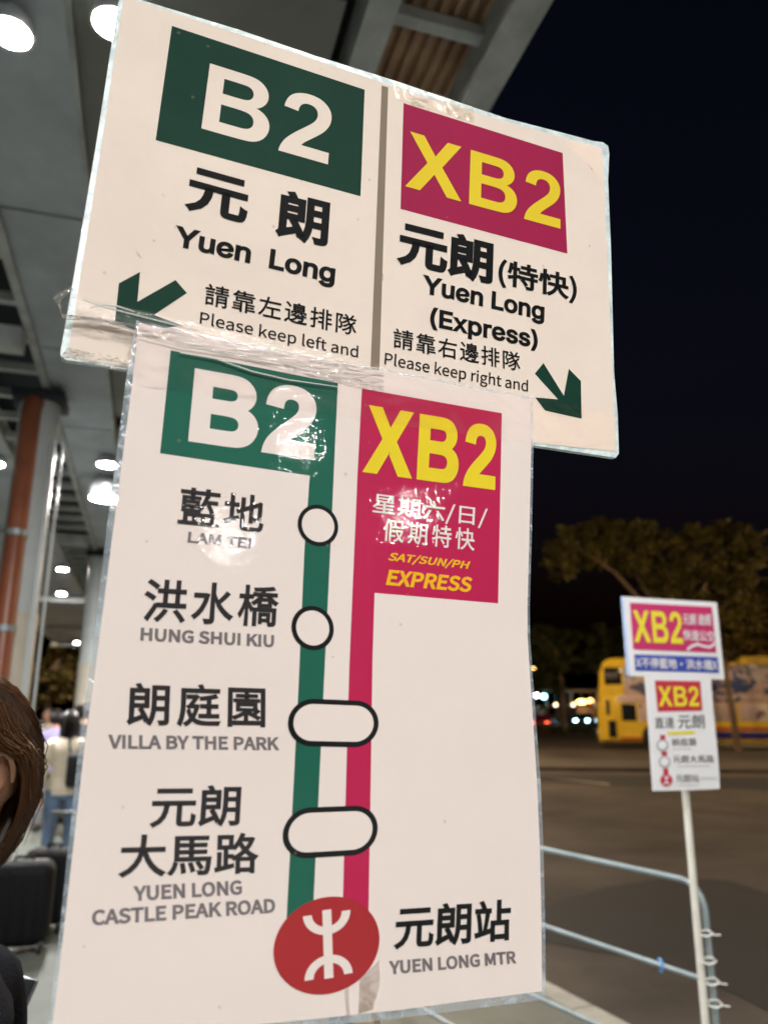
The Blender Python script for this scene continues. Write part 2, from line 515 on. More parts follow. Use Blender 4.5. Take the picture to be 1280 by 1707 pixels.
can = thing('terminus_canopy', 'long grey bus terminus canopy with panelled ceiling, steel beams and a rusty corrugated edge strip', 'canopy', tp(10, 0, 0))
cb = Vector(can.location)
def slab(mbx, t0, t1, p0, p1, z0, z1):
    mbx.prism([tp(t0, p0, z0) - cb, tp(t0, p1, z0) - cb, tp(t1, p1, z0) - cb, tp(t1, p0, z0) - cb], (0, 0, z1 - z0))
T0, T1 = -16., 46.
mb = MB()
t = 2.48 - 1.86 * 10
while t < T1:
    slab(mb, t + .015, t + 1.845, -1.02, -.535, ZC, ZC + .03)
    slab(mb, t + .015, t + 1.845, -3.9, -1.72, ZC - .02, ZC + .01)
    t += 1.86
mb.build('ceiling_panel', M_ceil, can)
mb = MB()
t = 2.48 - 1.86 * 10
while t < T1:
    slab(mb, t + .03, t + 1.50, -.505, .60, ZC + .05, ZC + .08)
    slab(mb, t + 1.53, t + 1.83, -.505, .60, ZC + .14, ZC + .17)
    t += 1.86
mb.build('ceiling_panel', M_ceil2, can)
mb = MB()
slab(mb, T0, T1, -4.0, .8, ZC + .42, ZC + .46)
mb.build('roof_sheet', M_dark, can)
for p0, p1, z0, z1 in ((.665, .79, ZC - .06, ZC + .2), (1.225, 1.366, ZC - .08, ZC + .22), (-1.08, -1.02, ZC - .05, ZC + .15), (-1.72, -1.64, ZC - .05, ZC + .15), (-.533, -.507, ZC - .012, ZC + .1)):
    mb = MB(); slab(mb, T0, T1, p0, p1, z0, z1); mb.build('long_beam', M_beam, can)
def repeat(name, t0, step, count, p0, p1, z0, z1, w):
    mb = MB(); slab(mb, t0, t0 + w, p0, p1, z0, z1); o = mb.build(name, M_beam, can)
    for k in range(1, count):
        c = o.copy(); COL.objects.link(c); c.location = AX * (step * k)
repeat('cross_beam', 2.50 - 1.35 * 5, 1.35, 32, .792, 1.223, ZC + .055, ZC + .115, .06)
repeat('purlin', .5, .62, 56, -1.638, -1.082, ZC - .01, ZC + .06, .07)
repeat('cross_beam', 5.76 - 7.44 * 2, 7.44, 7, -4.0, -1.085, ZC - .2, ZC - .055, .2)
# corrugated deck over the edge strip, ribs along the canopy
mb = MB(); prof = []
pt = .70
while pt < 1.33:
    prof += [(pt, ZC + .13), (pt + .018, ZC + .13), (pt + .030, ZC + .175), (pt + .052, ZC + .175)]; pt += .064
vs = [tp(T0, q, z) - cb for q, z in prof] + [tp(T1, q, z) - cb for q, z in prof]; n = len(prof)
mb.add(vs, [(i, i + 1, n + i + 1, n + i) for i in range(n - 1)])
mb.build('corrugated_deck', M_deckm, can)

# columns
def column(t, label, p=-1.24, pipe=True):
    loc = tp(t, p, 0)
    c = thing('canopy_column', label, 'column', loc, math.atan2(AX.y, AX.x) - math.pi / 2, 'columns holding up the canopy')
    m = MB(); m.tube([(0, 0, 0), (0, 0, ZC - .06)], .17, 24); m.build('shaft', M_white, c)
    m = MB(); m.tube([(0, 0, 0), (0, 0, 2.45)], .182, 24)
    m.build('cladding', M_cream, c)
    if pipe:
        q = (-.03, -.255)
        m = MB(); m.tube([(*q, .02), (*q, ZC - .3), (q[0], -.1, ZC - .1)], .082, 16); m.build('drain_pipe', M_pipe, c)
        m = MB()
        for z in (.9, 2.3, 3.1): m.lathe([(.076, z - .025), (.092, z - .025), (.092, z + .025), (.076, z + .025)], (*q, 0), 14)
        m.build('pipe_collar', M_steel, c)
    m = MB(); m.rbox((.155, -.115, 2.0), (.05, .05, 4.0), .008); m.box((.235, -.09, 2.05), (.02, .02, 3.9)); m.build('conduit', M_white, c)
    m = MB(); m.rbox((.0, 0, ZC - .1), (.44, .44, .08), .01); m.build('capital', M_dark, c)
    return c
column(7.16, 'nearest white canopy column with orange drain pipe, behind the brown haired person', -1.11)
column(14.6, 'second white canopy column, between the queue and the left edge of the big sign', -.98, False)
column(22.04, 'third canopy column, far behind the queue', -1.1, False)

# ceiling lamps: housing + lit glass
M_lampglass = glow('lamp_glass_white', (1.0, .965, .93), 1370.)
M_house = mat('lamp_housing', (.55, .57, .58), .35, metal=.4)
def ceiling_lamp(t, p, label, z=ZC, r=.095, drop=.12):
    l = thing('ceiling_lamp', label, 'ceiling lamp', tp(t, p, z - drop), 0, 'round lamps under the canopy')
    m = MB(); m.lathe([(r * .5, drop), (r * .55, drop * .9), (r * 1.15, drop * .5), (r * 1.15, .0), (r * 1.02, 0.), (r * 1.02, .03)], (0, 0, 0), 24); m.build('housing', M_house, l)
    m = MB(); m.lathe([(r, .012), (r * .8, .002), (r * .4, -.006), (.0005, -.008)], (0, 0, 0), 24); m.build('diffuser', M_lampglass, l)
    return l
LAMPS = [(3.04, -.77, 'glaring ceiling lamp at the upper left corner of the photo'),
         (2.86, -.34, 'ceiling lamp half hidden by the left edge of the big upper board'),
         (9.3, -.64, 'ceiling lamp left of the lower board, above the larger lantern'),
         (17.0, -1.84, 'small ceiling lamp beside the second column, upper of the pair'),
         (20.7, -2.2, 'small ceiling lamp beside the second column, lower of the pair'),
         (9.65, -1.92, 'ceiling lamp left of the nearest column at the photo edge'),
         (36., -3.0, 'tiny far ceiling lamp above the queue, near the bushes')]
for t, p, lb in LAMPS: ceiling_lamp(t * .958, p * .958, lb, ZC, .078 if t < 4 else .095)
ceiling_lamp(9.75, -.66, 'larger drum shaped lantern hanging left of the lower board', ZC, .17, .3)
for t, p in ((-3.2, -.7), (-3.4, .75), (-2.2, 1.0), (1.5, .35)):  # the last one is added overhead, unseen, to brighten the far sign
    ceiling_lamp(t, p, 'unseen round lamp under the canopy, above or behind the viewer')

# second canopy over the lane behind the viewer, with its lamps
can2 = thing('lane_canopy', 'plain steel canopy over the bus lane behind the viewer', 'canopy', tp(-9, 4, 0))
cb2 = Vector(can2.location)
m = MB(); m.prism([tp(-16, 1.5, ZC) - cb2, tp(-16, 8, ZC) - cb2, tp(-4.5, 8, ZC) - cb2, tp(-4.5, 1.5, ZC) - cb2], (0, 0, .06)); m.build('roof_sheet', M_ceil, can2)
for q in (1.6, 7.9):
    m = MB(); m.prism([tp(-16, q - .07, ZC - .2) - cb2, tp(-16, q + .07, ZC - .2) - cb2, tp(-4.5, q + .07, ZC - .2) - cb2, tp(-4.5, q - .07, ZC - .2) - cb2], (0, 0, .197)); m.build('long_beam', M_beam, can2)
for t in (-15.5, -5):
    for q in (2.6, 7.9):
        m = MB(); m.tube([tp(t, q, RZ) - cb2, tp(t, q, ZC - .21) - cb2], .09, 14); m.build('post', M_steel, can2)
for t, p, r in ((-6.3, 2.45, .07), (-11.5, 2.9, .15), (-8.5, 5.0, .135)):
    ceiling_lamp(t, p, 'round lamp under the lane canopy behind the viewer', ZC, r)

# ------------------------------------------------------------------ THE NEAR SIGN
rdir = cam2w(3454, 435, 1270).normalized()
udir = cam2w(147.9, -4792, 1270); udir = (udir - rdir * udir.dot(rdir)).normalized()
ndir = rdir.cross(udir)
P0 = CAMP + ray(560, 380).normalized() * .80
def plane_pt(px, py, off):
    d = ray(px, py); q = P0 + ndir * off
    return CAMP + d * ((q - CAMP).dot(ndir) / d.dot(ndir))
pole_hi = plane_pt(560, 330, -.026)
pole_lo = plane_pt(602, 1690, -.026)
pd = (pole_lo - pole_hi).normalized()
pole_base = pole_lo + pd * (pole_lo.z / -pd.z)
sign = thing('bus_stop_sign', 'large two board B2 and XB2 bus stop sign filling the foreground', 'sign', pole_base, 0, 'hand made bus stop signs on poles')
M_up = laminated('matt_paper', (.84, .725, .635), .34, .055, .5)
M_upg = laminated('matt_green', (.009, .045, .030), .34, .15, .5)
M_upr = laminated('matt_crimson', (.36, .018, .075), .34, .10, .5)
M_upy = laminated('matt_yellow', (.80, .60, .035), .34, .05, .5)
M_upk = laminated('matt_black', (.007, .0075, .0085), .34, .2, .5)
M_upt = laminated('matt_taupe', (.25, .20, .145), .34, .08, .5)
M_lp = laminated('gloss_paper', (.83, .73, .685), .012, .025, 1.)
M_lg = laminated('gloss_green', (.018, .125, .085), .012, .08, 1.)
M_lr = laminated('gloss_crimson', (.50, .020, .085), .012, .06, 1.)
M_ly = laminated('gloss_yellow', (.82, .64, .03), .012, .04, 1.)
M_lo = laminated('gloss_amber', (.85, .47, .02), .012, .04, 1.)
M_lk = laminated('gloss_black', (.012, .014, .014), .012, .2, 1.)
M_ld = laminated('gloss_charcoal', (.035, .032, .034), .012, .15, 1.)
M_ly2 = laminated('gloss_grey', (.20, .175, .185), .012, .08, 1.)
M_lw = laminated('gloss_white', (.80, .74, .71), .012, .03, 1.)
M_lm = laminated('gloss_red', (.40, .030, .035), .012, .06, 1.)
M_rim = mat('rim_plastic', (.74, .88, .93), .25, var=.3, vscale=60, bump=.6, bscale=160, bdist=.002, coat=.5)
M_wood = mat('masking_tape_pole', (.60, .47, .30), .6, var=.25, vscale=20)
M_film = clear_film('laminate_margin', .30, (.62, .72, .82), .1, .6, 60, .003, .3)
M_tape = clear_film('packing_tape', .025, (.86, .84, .78), .07, .8, 45, .003, .16, (1, 1, 2.6))
M_tapec = clear_film('packing_tape_clear', .008, (.86, .84, .78), .05, .35, 22, .0010, .03, (1, 1, 2.))
M_tape2 = clear_film('packing_tape_folded', .16, (.80, .76, .66), .1, .9, 70, .004, .35, (1, 1, 2.5))

UB = Board(P0, ndir, sign)
mb = MB(); lo_l = pole_lo - pole_base + pd * 0
mb.tube([Vector((0, 0, 0.02)), pole_hi - pole_base], .0145, 16); mb.build('pole', M_wood, sign)
mb = MB(); mb.lathe([(.001, .0), (.19, .0), (.2, .02), (.19, .07), (.06, .10), (.02, .10)], (0, 0, 0), 28); mb.build('base', M_kerb, sign)

U_out = [(213, -9), (236, 0), (400, 50), (520, 91), (660, 135), (760, 169), (843, 197), (940, 222), (988, 235), (1004, 237), (1013, 243), (1015, 256), (1013, 300), (1018, 420), (1023, 620), (1029, 690), (1031, 756), (1026, 763), (887, 742), (560, 681), (225, 618), (170, 608), (112, 600), (103, 596), (101, 588), (121, 476), (160, 245), (197, 6), (203, -6)]
U_pap = [(209, -6), (400, 57), (680, 152), (831, 199), (1003, 247), (1006, 293), (1021, 633), (1026.5, 753), (887, 738), (560, 677), (225, 614.5), (113, 594), (132, 476), (165, 275), (206, 0)]
ub = UB.poly(U_out, 0., 'upper_board', M_rim, sign, .006)
UB.poly(U_pap, .0004, 'paper_face', M_up, ub)
UB.poly([(636.2, 142.5), (647, 145.7), (632.3, 618.5), (617.6, 615.5)], .0006, 'divider_stripe', M_upt, ub)
UB.poly([(287, 43), (607.9, 149.5), (601, 327), (259.9, 233.4)], .0006, 'route_panel', M_upg, ub)
UB.poly([(672.6, 171.8), (937.4, 255), (945.2, 422.7), (667.6, 348)], .0006, 'route_panel', M_upr, ub)
UB.poly([(905.5, 605.1), (891.1, 622.8), (930, 665.8), (891.9, 662.5), (908.3, 684.3), (969, 697.8), (967.8, 635.1), (947.7, 614.6), (939.5, 659.7)], .0006, 'arrow', M_upg, ub)
UB.poly([(234.1, 453.1), (198.7, 472.2), (191.5, 539.2), (229.5, 551), (305.2, 543), (257.6, 524.7), (312, 488.5), (293, 466.7), (229.5, 503)], .0006, 'arrow', M_upg, ub)
Lt = .0009
def UT(mesh, BL, BR, TL, m): UB.text(mesh, BL, BR, TL, Lt, m, ub)
UT(big_text('B2', 60), (336, 213.9), (546.7, 274.1), (350.5, 105.1), M_up)
UT(text_mesh('元', .036), (306.6, 348.9), (410.8, 376.1), (316.5, 275), M_upk)
UT(text_mesh('朗', .036), (457.5, 394.2), (545.8, 414.6), (464.7, 312.7), M_upk)
UT(text_mesh('Yuen  Long', .043, face=F_SANS), (287.5, 417.8), (556.7, 481.2), (294.3, 375.2), M_upk)
UT(text_mesh('請靠左邊排隊', .010, spacing=1.05), (340.5, 507.5), (593.8, 561), (344, 471.2), M_upk)
UT(text_mesh('Please keep left and', .008), (332.4, 545.1), (596.6, 601.7), (335.1, 517.9), M_upk)
UT(big_text('XB2', 40), (675, 310.3), (933.7, 381.3), (680.4, 217.7), M_upy)
UT(text_mesh('元朗', .040), (660.3, 440.3), (820.6, 477.2), (665.6, 363.6), M_upk)
UT(text_mesh('(特快)', .024), (829.6, 478), (960.8, 508), (831.7, 429.2), M_upk)
UT(text_mesh('Yuen Long', .043, face=F_SANS), (702.5, 496.1), (906.7, 542), (705.4, 457.5), M_upk)
UT(text_mesh('(Express)', .038, face=F_SANS), (716, 551), (896, 588.7), (717.7, 510.8), M_upk)
UT(text_mesh('請靠右邊排隊', .010, spacing=1.05), (655.4, 579.7), (867.3, 619.9), (656.2, 546.1), M_upk)
UT(text_mesh('Please keep right and', .008), (640.2, 613.3), (879.6, 658.8), (642.2, 586.3), M_upk)

LB = Board(P0 + ndir * .009, ndir, sign)
L_pap = [(231, 538), (430, 580), (624, 616), (760, 642.5), (884.5, 666), (885, 741), (882, 893), (878.7, 1010), (879, 1060), (882, 1110), (888, 1200), (894.5, 1300), (899.4, 1412), (902, 1530), (903, 1652.5), (780, 1668), (660, 1684.5), (540, 1697), (440, 1707), (260, 1724), (84, 1744), (88, 1707), (107, 1550), (125, 1390), (142, 1240), (161.6, 1100), (192, 860), (223, 623)]
L_out = [(228, 534), (430, 576), (624, 612), (888, 662), (889, 741), (886, 893), (882.5, 1010), (883, 1060), (886.5, 1110), (893, 1200), (900.5, 1300), (905.5, 1412), (908, 1530), (909.5, 1661), (895, 1668), (660, 1698), (440, 1721), (78, 1762), (82, 1707), (100, 1550), (116.5, 1390), (132, 1240), (152, 1100), (181, 860), (212, 623), (222, 560)]
lbd = LB.poly([(x + (4 if x < 400 else -4), y + (3 if y < 800 else -6)) for x, y in L_pap], -.0006, 'lower_board', mat('foam_board', (.55, .53, .50), .7), sign, .004)
LB.poly(L_out, -.0001, 'laminate_margin', M_film, lbd)
LB.poly(L_pap, .0003, 'paper_face', M_lp, lbd)
LP_, LL_, LK_ = .0005, .0008, .0011
LB.poly([(285, 583.9), (563.3, 638.7), (551, 910), (540, 1140), (531, 1330), (521, 1540), (477.5, 1540), (490, 1300), (498, 1140), (507.6, 915.8), (516.6, 792.7), (267.2, 755.3)], LP_, 'route_panel', M_lg, lbd)
LB.poly([(603.4, 647.7), (836.2, 688.8), (830, 1005.7), (624.4, 988.1), (620.9, 1100), (618, 1300), (614, 1540), (570.5, 1540), (577, 1300), (582.8, 1100), (596, 790)], LP_, 'route_panel', M_lr, lbd)
def LT(mesh, BL, BR, TL, m, off=LL_): LB.text(mesh, BL, BR, TL, off, m, lbd)
LT(big_text('B2', 30, 42), (313.9, 735.4), (523.5, 766.7), (325.3, 613.1), M_lp)
LT(text_mesh('藍地', .021, spacing=1.04), (295.6, 873.1), (438.6, 888), (301.7, 810.2), M_ld)
LT(text_mesh('LAM TEI', .052), (312.7, 904), (418.3, 914.6), (314.7, 886), M_ly2)
LT(text_mesh('洪水橋', .021, spacing=1.06), (236.3, 1036), (463, 1046), (243.6, 963.7), M_ld)
LT(text_mesh('HUNG SHUI KIU', .052), (234.3, 1067.7), (456.9, 1079), (235.5, 1045.8), M_ly2)
LT(big_text('XB2', 70, 30), (603.9, 786.6), (825, 817), (612.1, 674.1), M_ly)
LT(text_mesh('星期六/日/', .008), (619.5, 857.8), (811, 881.8), (623, 821.1), M_lw)
LT(text_mesh('假期特快', .010, spacing=1.1), (637.6, 901.7), (790.5, 918.7), (640.5, 863.6), M_lw)
LT(text_mesh('SAT/SUN/PH', .034, .2), (645.8, 936.8), (782, 951.5), (648.5, 919.9), M_lo)
LT(text_mesh('EXPRESS', .052, .2), (642.9, 975.5), (787.9, 988.1), (643.2, 948.6), M_lo)
LT(text_mesh('朗庭園', .021, spacing=1.06), (210.5, 1210.1), (442.5, 1213.3), (214, 1136.3), M_ld)
LT(text_mesh('VILLA BY THE PARK', .052), (180.6, 1247.7), (466, 1250.4), (181, 1224.6), M_ly2)
LT(text_mesh('元朗', .021), (248.6, 1380.9), (399.5, 1377.3), (254.5, 1309.3), M_ld)
LT(text_mesh('大馬路', .021), (196.9, 1463.9), (431.2, 1455.7), (201.4, 1391.4), M_ld)
LT(text_mesh('YUEN LONG', .052), (222.7, 1502.4), (404, 1491), (222.7, 1477), M_ly2)
LT(text_mesh('CASTLE PEAK ROAD', .052), (153.4, 1543.2), (459.3, 1521.4), (154, 1516.9), M_ly2)
LT(text_mesh('元朗站', .026), (655.6, 1584.3), (850.6, 1568.5), (659.4, 1510), M_lk)
LT(text_mesh('YUEN LONG MTR', .052), (648.9, 1624.8), (860.8, 1606), (648.1, 1601.9), M_ly2)
def ring(BL, BR, TL, outer, inner):
    LB.shape([outer], BL, BR, TL, LL_, M_lk, lbd, 'stop_ring')
    LB.shape([inner], BL, BR, TL, LK_, M_lp, lbd, 'stop_ring_centre')
def cbox(cx, cy, rx, ry, s=.06): # circle frame in the slightly sheared board frame
    return (cx - rx, cy + ry - s * rx), (cx + rx, cy + ry + s * rx), (cx - rx, cy - ry - s * rx)
ring(*cbox(530.4, 875.6, 34, 34.8, .08), circle(.5, .5, .5, .5), circle(.5, .5, .40, .40))
ring(*cbox(521.5, 1046.6, 35.5, 37.2, .05), circle(.5, .5, .5, .5), circle(.5, .5, .39, .395))
ring((477, 1243.2), (629.2, 1246), (483.3, 1163.4), stadium(0, 1, 0, 1, 1.88), stadium(.058, .942, .11, .89, 1.88))
ring((467.9, 1433), (627.4, 1423.5), (475.1, 1347.4), stadium(0, 1, 0, 1, 1.88), stadium(.058, .942, .11, .89, 1.88))
c = Vector((545.4, 1574)); va = Vector((89.3, -15.9)); vb = Vector((-1.4, -82.9))
fr = (tuple(c - va - vb), tuple(c + va - vb), tuple(c - va + vb))
LB.shape([circle(.5, .5, .5, .5, 96)], *fr, LL_, M_lm, lbd, 'station_emblem')
for lp in emblem_loops(): LB.shape([lp], *fr, LK_, M_lp, lbd, 'emblem_stroke') if False else None
def union_mesh(loops):
    vs = []; fs = []
    for i, lp in enumerate(loops):
        v, f = fill_loops([lp]); o = len(vs); vs += [(a, b, i) for a, b in v]; fs += [tuple(k + o for k in q) for q in f]
    return vs, fs
def emblem_mark(board, frame, off, m, parent):
    vs, fs = union_mesh(emblem_loops())
    bl, br, tl = (board.P(*q, off) for q in frame)
    mb = MB(); mb.add([bl + (br - bl) * x + (tl - bl) * y + board.n * (2e-5 * l) for x, y, l in vs], fs)
    return mb.build('emblem_mark', m, parent)
emblem_mark(LB, fr, LK_, M_lp, lbd)

# tape: crinkled strips over both boards, wrapped round the left edge
def tape(board, quad, off, name, m, nx=60, ny=14, amp=.0016, seed=0, fold=0.):
    """quad TL,TR,BR,BL in photo pixels; heights are real creases"""
    TL, TR, BR, BL = [board.P(*q, off) for q in quad]
    mb = MB(); vs = []
    for j in range(ny + 1):
        for i in range(nx + 1):
            a = i / nx; b = j / ny
            p = (TL * (1 - a) + TR * a) * (1 - b) + (BL * (1 - a) + BR * a) * b
            e = mnoise.noise((a * 3.5 + seed, b * 4., seed)) * .006
            if j in (0, ny): p = p + udir * (mnoise.noise((a * 16, j, seed)) * .0022)
            h = abs(mnoise.noise((a * 16 + seed, b * 4 + a * 5, seed * 1.7))) ** .7 + .5 * abs(mnoise.noise((a * 50, b * 16, seed)))
            w = 1.0 if fold <= 0 else .35 + max(0., 1 - a / fold)
            vs.append(p + board.n * (h * amp * w))
    fs = [(j * (nx + 1) + i, j * (nx + 1) + i + 1, (j + 1) * (nx + 1) + i + 1, (j + 1) * (nx + 1) + i) for j in range(ny) for i in range(nx)]
    mb.add(vs, fs, True)
    return mb.build(name, m, sign, 25)
tape(UB, ((122, 494), (640, 608), (640, 655), (110, 528)), .0105, 'tape_strip', M_tape, 90, 14, .0022, 3, .35)
tape(LB, ((228, 545), (888, 668), (886, 742), (226, 640)), .0018, 'tape_strip', M_tapec, 120, 14, .00018, 9, .2)
tape(UB, ((100, 598), (232, 622), (228, 604), (112, 580)), .0016, 'tape_strip', M_tape2, 40, 8, .0014, 5)
tape(UB, ((885, 655), (1026, 692), (1030, 752), (886, 740)), .0014, 'tape_strip', M_tapec, 50, 10, .00015, 15)
tape(UB, ((655, 137), (790, 178), (790, 205), (660, 164)), .0014, 'tape_strip', clear_film('old_tape', .12, (.75, .62, .42), .2, .8, 40, .004, .35), 40, 8, .0006, 21)
tape(UB, ((930, 222), (1014, 242), (1012, 330), (985, 280)), .0018, 'tape_strip', M_tapec, 30, 14, .0005, 27)
# torn and folded bunch of tape poking out at the left edge
mb = MB()
ctr = [(122, 480), (110, 488), (99, 494), (95, 503), (99, 516), (104, 528), (118, 529), (135, 530), (170, 533), (210, 541), (245, 549), (300, 551)]
wd = [5, 9, 10, 11, 10, 8, 9, 8, 6, 6, 5, 2]
vs = []
for k, ((x, y), w) in enumerate(zip(ctr, wd)):
    for j in range(7):
        b = j / 6 - .5
        hz = .006 + .0035 * mnoise.noise((k * 1.3, j * 2.1, 4.)) + .003 * (1 - abs(2 * b)) * (1 if k < 6 else .4)
        vs.append(UB.P(x + (b * w if k < 5 else 0) + 2 * mnoise.noise((k, j, 2)), y + b * w * (1 if k >= 3 else .6), hz))
mb.add(vs, [(k * 7 + j, k * 7 + j + 1, (k + 1) * 7 + j + 1, (k + 1) * 7 + j) for k in range(len(ctr) - 1) for j in range(6)], True)
mb.build('folded_tape', M_tape2, sign, 20)
# creases: thin raised folds catching the light
def crease(board, pts, off, r, m, name='tape_crease'):
    mb = MB(); P_ = [board.P(x, y, off) for x, y in pts]
    n = len(P_); mb.tube(P_, [r * (.35 + .65 * math.sin(math.pi * (i + .5) / n)) for i in range(n)], 6)
    return mb.build(name, m, sign)
M_crease = mat('tape_fold_edge', (.72, .74, .70), .18, coat=.6)
crease(UB, [(140, 500), (175, 512), (230, 526), (285, 540), (330, 551)], .0125, .0006, M_crease)
crease(LB, [(300, 588), (360, 598), (420, 619), (480, 633), (565, 645)], .0032, .0007, M_crease)
crease(LB, [(232, 560), (300, 577), (380, 590), (470, 604), (600, 630)], .0032, .00045, M_crease)
crease(UB, [(150, 513), (170, 508), (195, 510), (225, 520)], .0125, .0007, M_crease)
# scuffs and the stain of an older strip of tape
M_scuff = clear_film('grime_film', .05, (.40, .28, .19), .6, .3, 60, .002, .38)
def scuff(board, pts, off=.0012): board.poly(pts, off, 'scuff_mark', M_scuff, ub if board is UB else lbd)
scuff(UB, [(226, 416), (231, 419), (238, 430), (236, 431), (229, 424)])
scuff(UB, [(270, 322), (274, 324), (276, 330), (271, 328)])
scuff(UB, [(636, 455), (639, 456), (640, 470), (637, 468)])
scuff(UB, [(148, 545), (158, 546), (175, 556), (160, 553)])
scuff(UB, [(700, 150), (736, 158), (770, 176), (735, 168)])
scuff(LB, [(600, 1632), (632, 1600), (634, 1640), (622, 1682), (598, 1690)])
scuff(LB, [(575, 1650), (582, 1646), (584, 1690), (578, 1692)])
scuff(LB, [(555, 908), (559, 909), (560, 911), (556, 911)]); scuff(LB, [(552, 1094), (556, 1093), (557, 1097), (554, 1098)])
# masking tape where the sheet is fixed to the pole
LB.poly([(588, 1694), (622, 1690), (624, 1712), (590, 1716)], -.008, 'masking_tape', M_wood, sign, .004)

# ------------------------------------------------------------------ barrier and far sign
bl = at_z(903, 1415, 1.05); br_ = at_z(1147, 1468, 1.05)
bd = (br_ - bl).normalized(); bd.z = 0; bd.normalize()
BR0 = Vector((br_.x, br_.y, 0)) + bd * .06; BL0 = BR0 - bd * 2.3
barrier = thing('crowd_barrier', 'galvanised tubular crowd barrier tied to the far sign pole, beside the kerb', 'barrier', BR0)
def lp_(p): return Vector(p) - BR0
m = MB()
cr = .09
arc = [(BR0 - bd * (cr - cr * math.sin(a)) + Vector((0, 0, 1.05 - cr + cr * math.cos(a)))) for a in [k * math.pi / 12 for k in range(7)]]
arc2 = [(BL0 + bd * (cr - cr * math.sin(a)) + Vector((0, 0, 1.05 - cr + cr * math.cos(a)))) for a in [k * math.pi / 12 for k in range(6, -1, -1)]]
m.tube([lp_(BL0), *[lp_(q) for q in arc2], *[lp_(q) for q in arc], Vector((0, 0, 0))], .0115, 14); m.build('frame_tube', M_steel, barrier)
for z in (.735, .44, .14):
    m = MB(); m.tube([lp_(BL0 + Vector((0, 0, z))), lp_(BR0 + Vector((0, 0, z)))], .0098, 12); m.build('rail', M_steel, barrier)
for q in (BL0 + bd * .05, BR0 - bd * .05):
    m = MB(); m.tube([lp_(q - kn * .3 + Vector((0, 0, .02))), lp_(q + kn * .3 + Vector((0, 0, .02)))], .018, 10); m.build('foot', M_steel, barrier)

M_fp = mat('far_paper', (.82, .82, .84), .4, var=.03, coat=.3)
M_fpole = mat('pole_white', (.72, .70, .62), .5, var=.12, vscale=12)
M_fr = mat('far_crimson', (.55, .015, .13), .4); M_fr2 = mat('far_red', (.52, .02, .045), .4)
M_fb = mat('far_blue', (.025, .06, .38), .4); M_fy = mat('far_yellow', (.80, .68, .02), .4)
M_fw = mat('far_white', (.75, .72, .75), .4); M_fk = mat('far_black', (.03, .03, .03), .4)
M_fg = mat('far_grey', (.35, .35, .36), .4); M_fe = mat('foam_edge_blue', (.40, .52, .78), .5)
DF = BR0.y - .05
ft = at_y(1142, 1318, DF); fbm = at_y(1175, 1700, DF)
pdir = (fbm - ft).normalized()
fbase = ft + pdir * (ft.z / -pdir.z)
fs = thing('bus_stop_sign', 'smaller distant XB2 sign on a leaning white pole tied to the barrier', 'sign', fbase, 0, 'hand made bus stop signs on poles')
fn = Vector((.10, -.995, .0)).normalized()
m = MB(); ftop = at_y(1128, 1160, DF)
m.tube([fbm + pdir * .03 - fbase, ftop - fbase], .0135, 14); m.build('pole', M_fpole, fs)
FB = Board(Vector((ft.x, DF - .035, ft.z)), fn, fs)
def z6(x, y): return (1020 + x / 4.875, 980 + y / 4.875)
def FP(pts): return [z6(*q) for q in pts]
fu = FB.poly(FP([(92, 70), (848, 118), (912, 745), (145, 715)]), 0., 'upper_board', M_fp, fs, .012)
FB.poly(FP([(80, 68), (92, 70), (145, 715), (128, 708)]), -.001, 'board_edge', M_fe, fu, .012)
FB.poly(FP([(143, 120), (808, 155), (845, 525), (170, 498)]), .002, 'route_panel', M_fr, fu)
FB.poly(FP([(178, 540), (856, 562), (868, 690), (187, 672)]), .002, 'route_panel', M_fb, fu)
def FT(mesh, BL, BR, TL, m, par): FB.text(mesh, z6(*BL), z6(*BR), z6(*TL), .004, m, par)
FT(big_text('XB2', 0), (180, 440), (578, 455), (160, 180), M_fy, fu)
FT(text_mesh('元朗 途經', .02), (575, 300), (808, 305), (568, 205), M_fw, fu)
FT(text_mesh('快速公交', .02), (580, 425), (838, 440), (572, 335), M_fw, fu)
wave = [(605, 492), (640, 462), (690, 445), (740, 462), (790, 470), (830, 440)]
FB.poly(FP(wave + [(x + 6, y + 24) for x, y in reversed(wave)]), .004, 'wavy_line', M_fw, fu)
FT(text_mesh('X不停藍地·洪水橋X', .02), (195, 650), (858, 672), (190, 562), M_fw, fu)
fl = FB.poly(FP([(262, 690), (798, 700), (820, 1000), (850, 1280), (866, 1480), (873, 1632), (600, 1645), (330, 1650), (318, 1480), (298, 1150), (275, 850)]), .003, 'lower_board', M_fp, fs, .004)
FB.poly(FP([(345, 752), (715, 758), (732, 998), (368, 1006)]), .004, 'route_panel', M_fr2, fl)
def FT2(mesh, BL, BR, TL, m): FB.text(mesh, z6(*BL), z6(*BR), z6(*TL), .005, m, fl)
FT2(big_text('XB2', 20), (378, 962), (708, 962), (366, 800), M_fy)
FT2(text_mesh('直達', .002), (347, 1140), (505, 1138), (342, 1050), M_fk)
FT2(text_mesh('元朗', .002), (537, 1143), (752, 1140), (530, 1032), M_fk)
FB.poly(FP([(448, 1170), (668, 1160), (670, 1186), (450, 1194)]), .005, 'underline', M_fy, fl)
FT2(text_mesh('朗庭園', .002), (487, 1285), (682, 1280), (482, 1225), M_fk)
FT2(text_mesh('VILLA BY THE PARK', .002), (490, 1318), (640, 1316), (490, 1302), M_fg)
FT2(text_mesh('元朗大馬路', .002), (495, 1422), (828, 1420), (490, 1360), M_fk)
FT2(text_mesh('YUEN LONG CASTLE PEAK ROAD', .002), (520, 1458), (790, 1456), (520, 1440), M_fg)
FT2(text_mesh('元朗站', .002), (520, 1580), (707, 1578), (512, 1515), M_fk)
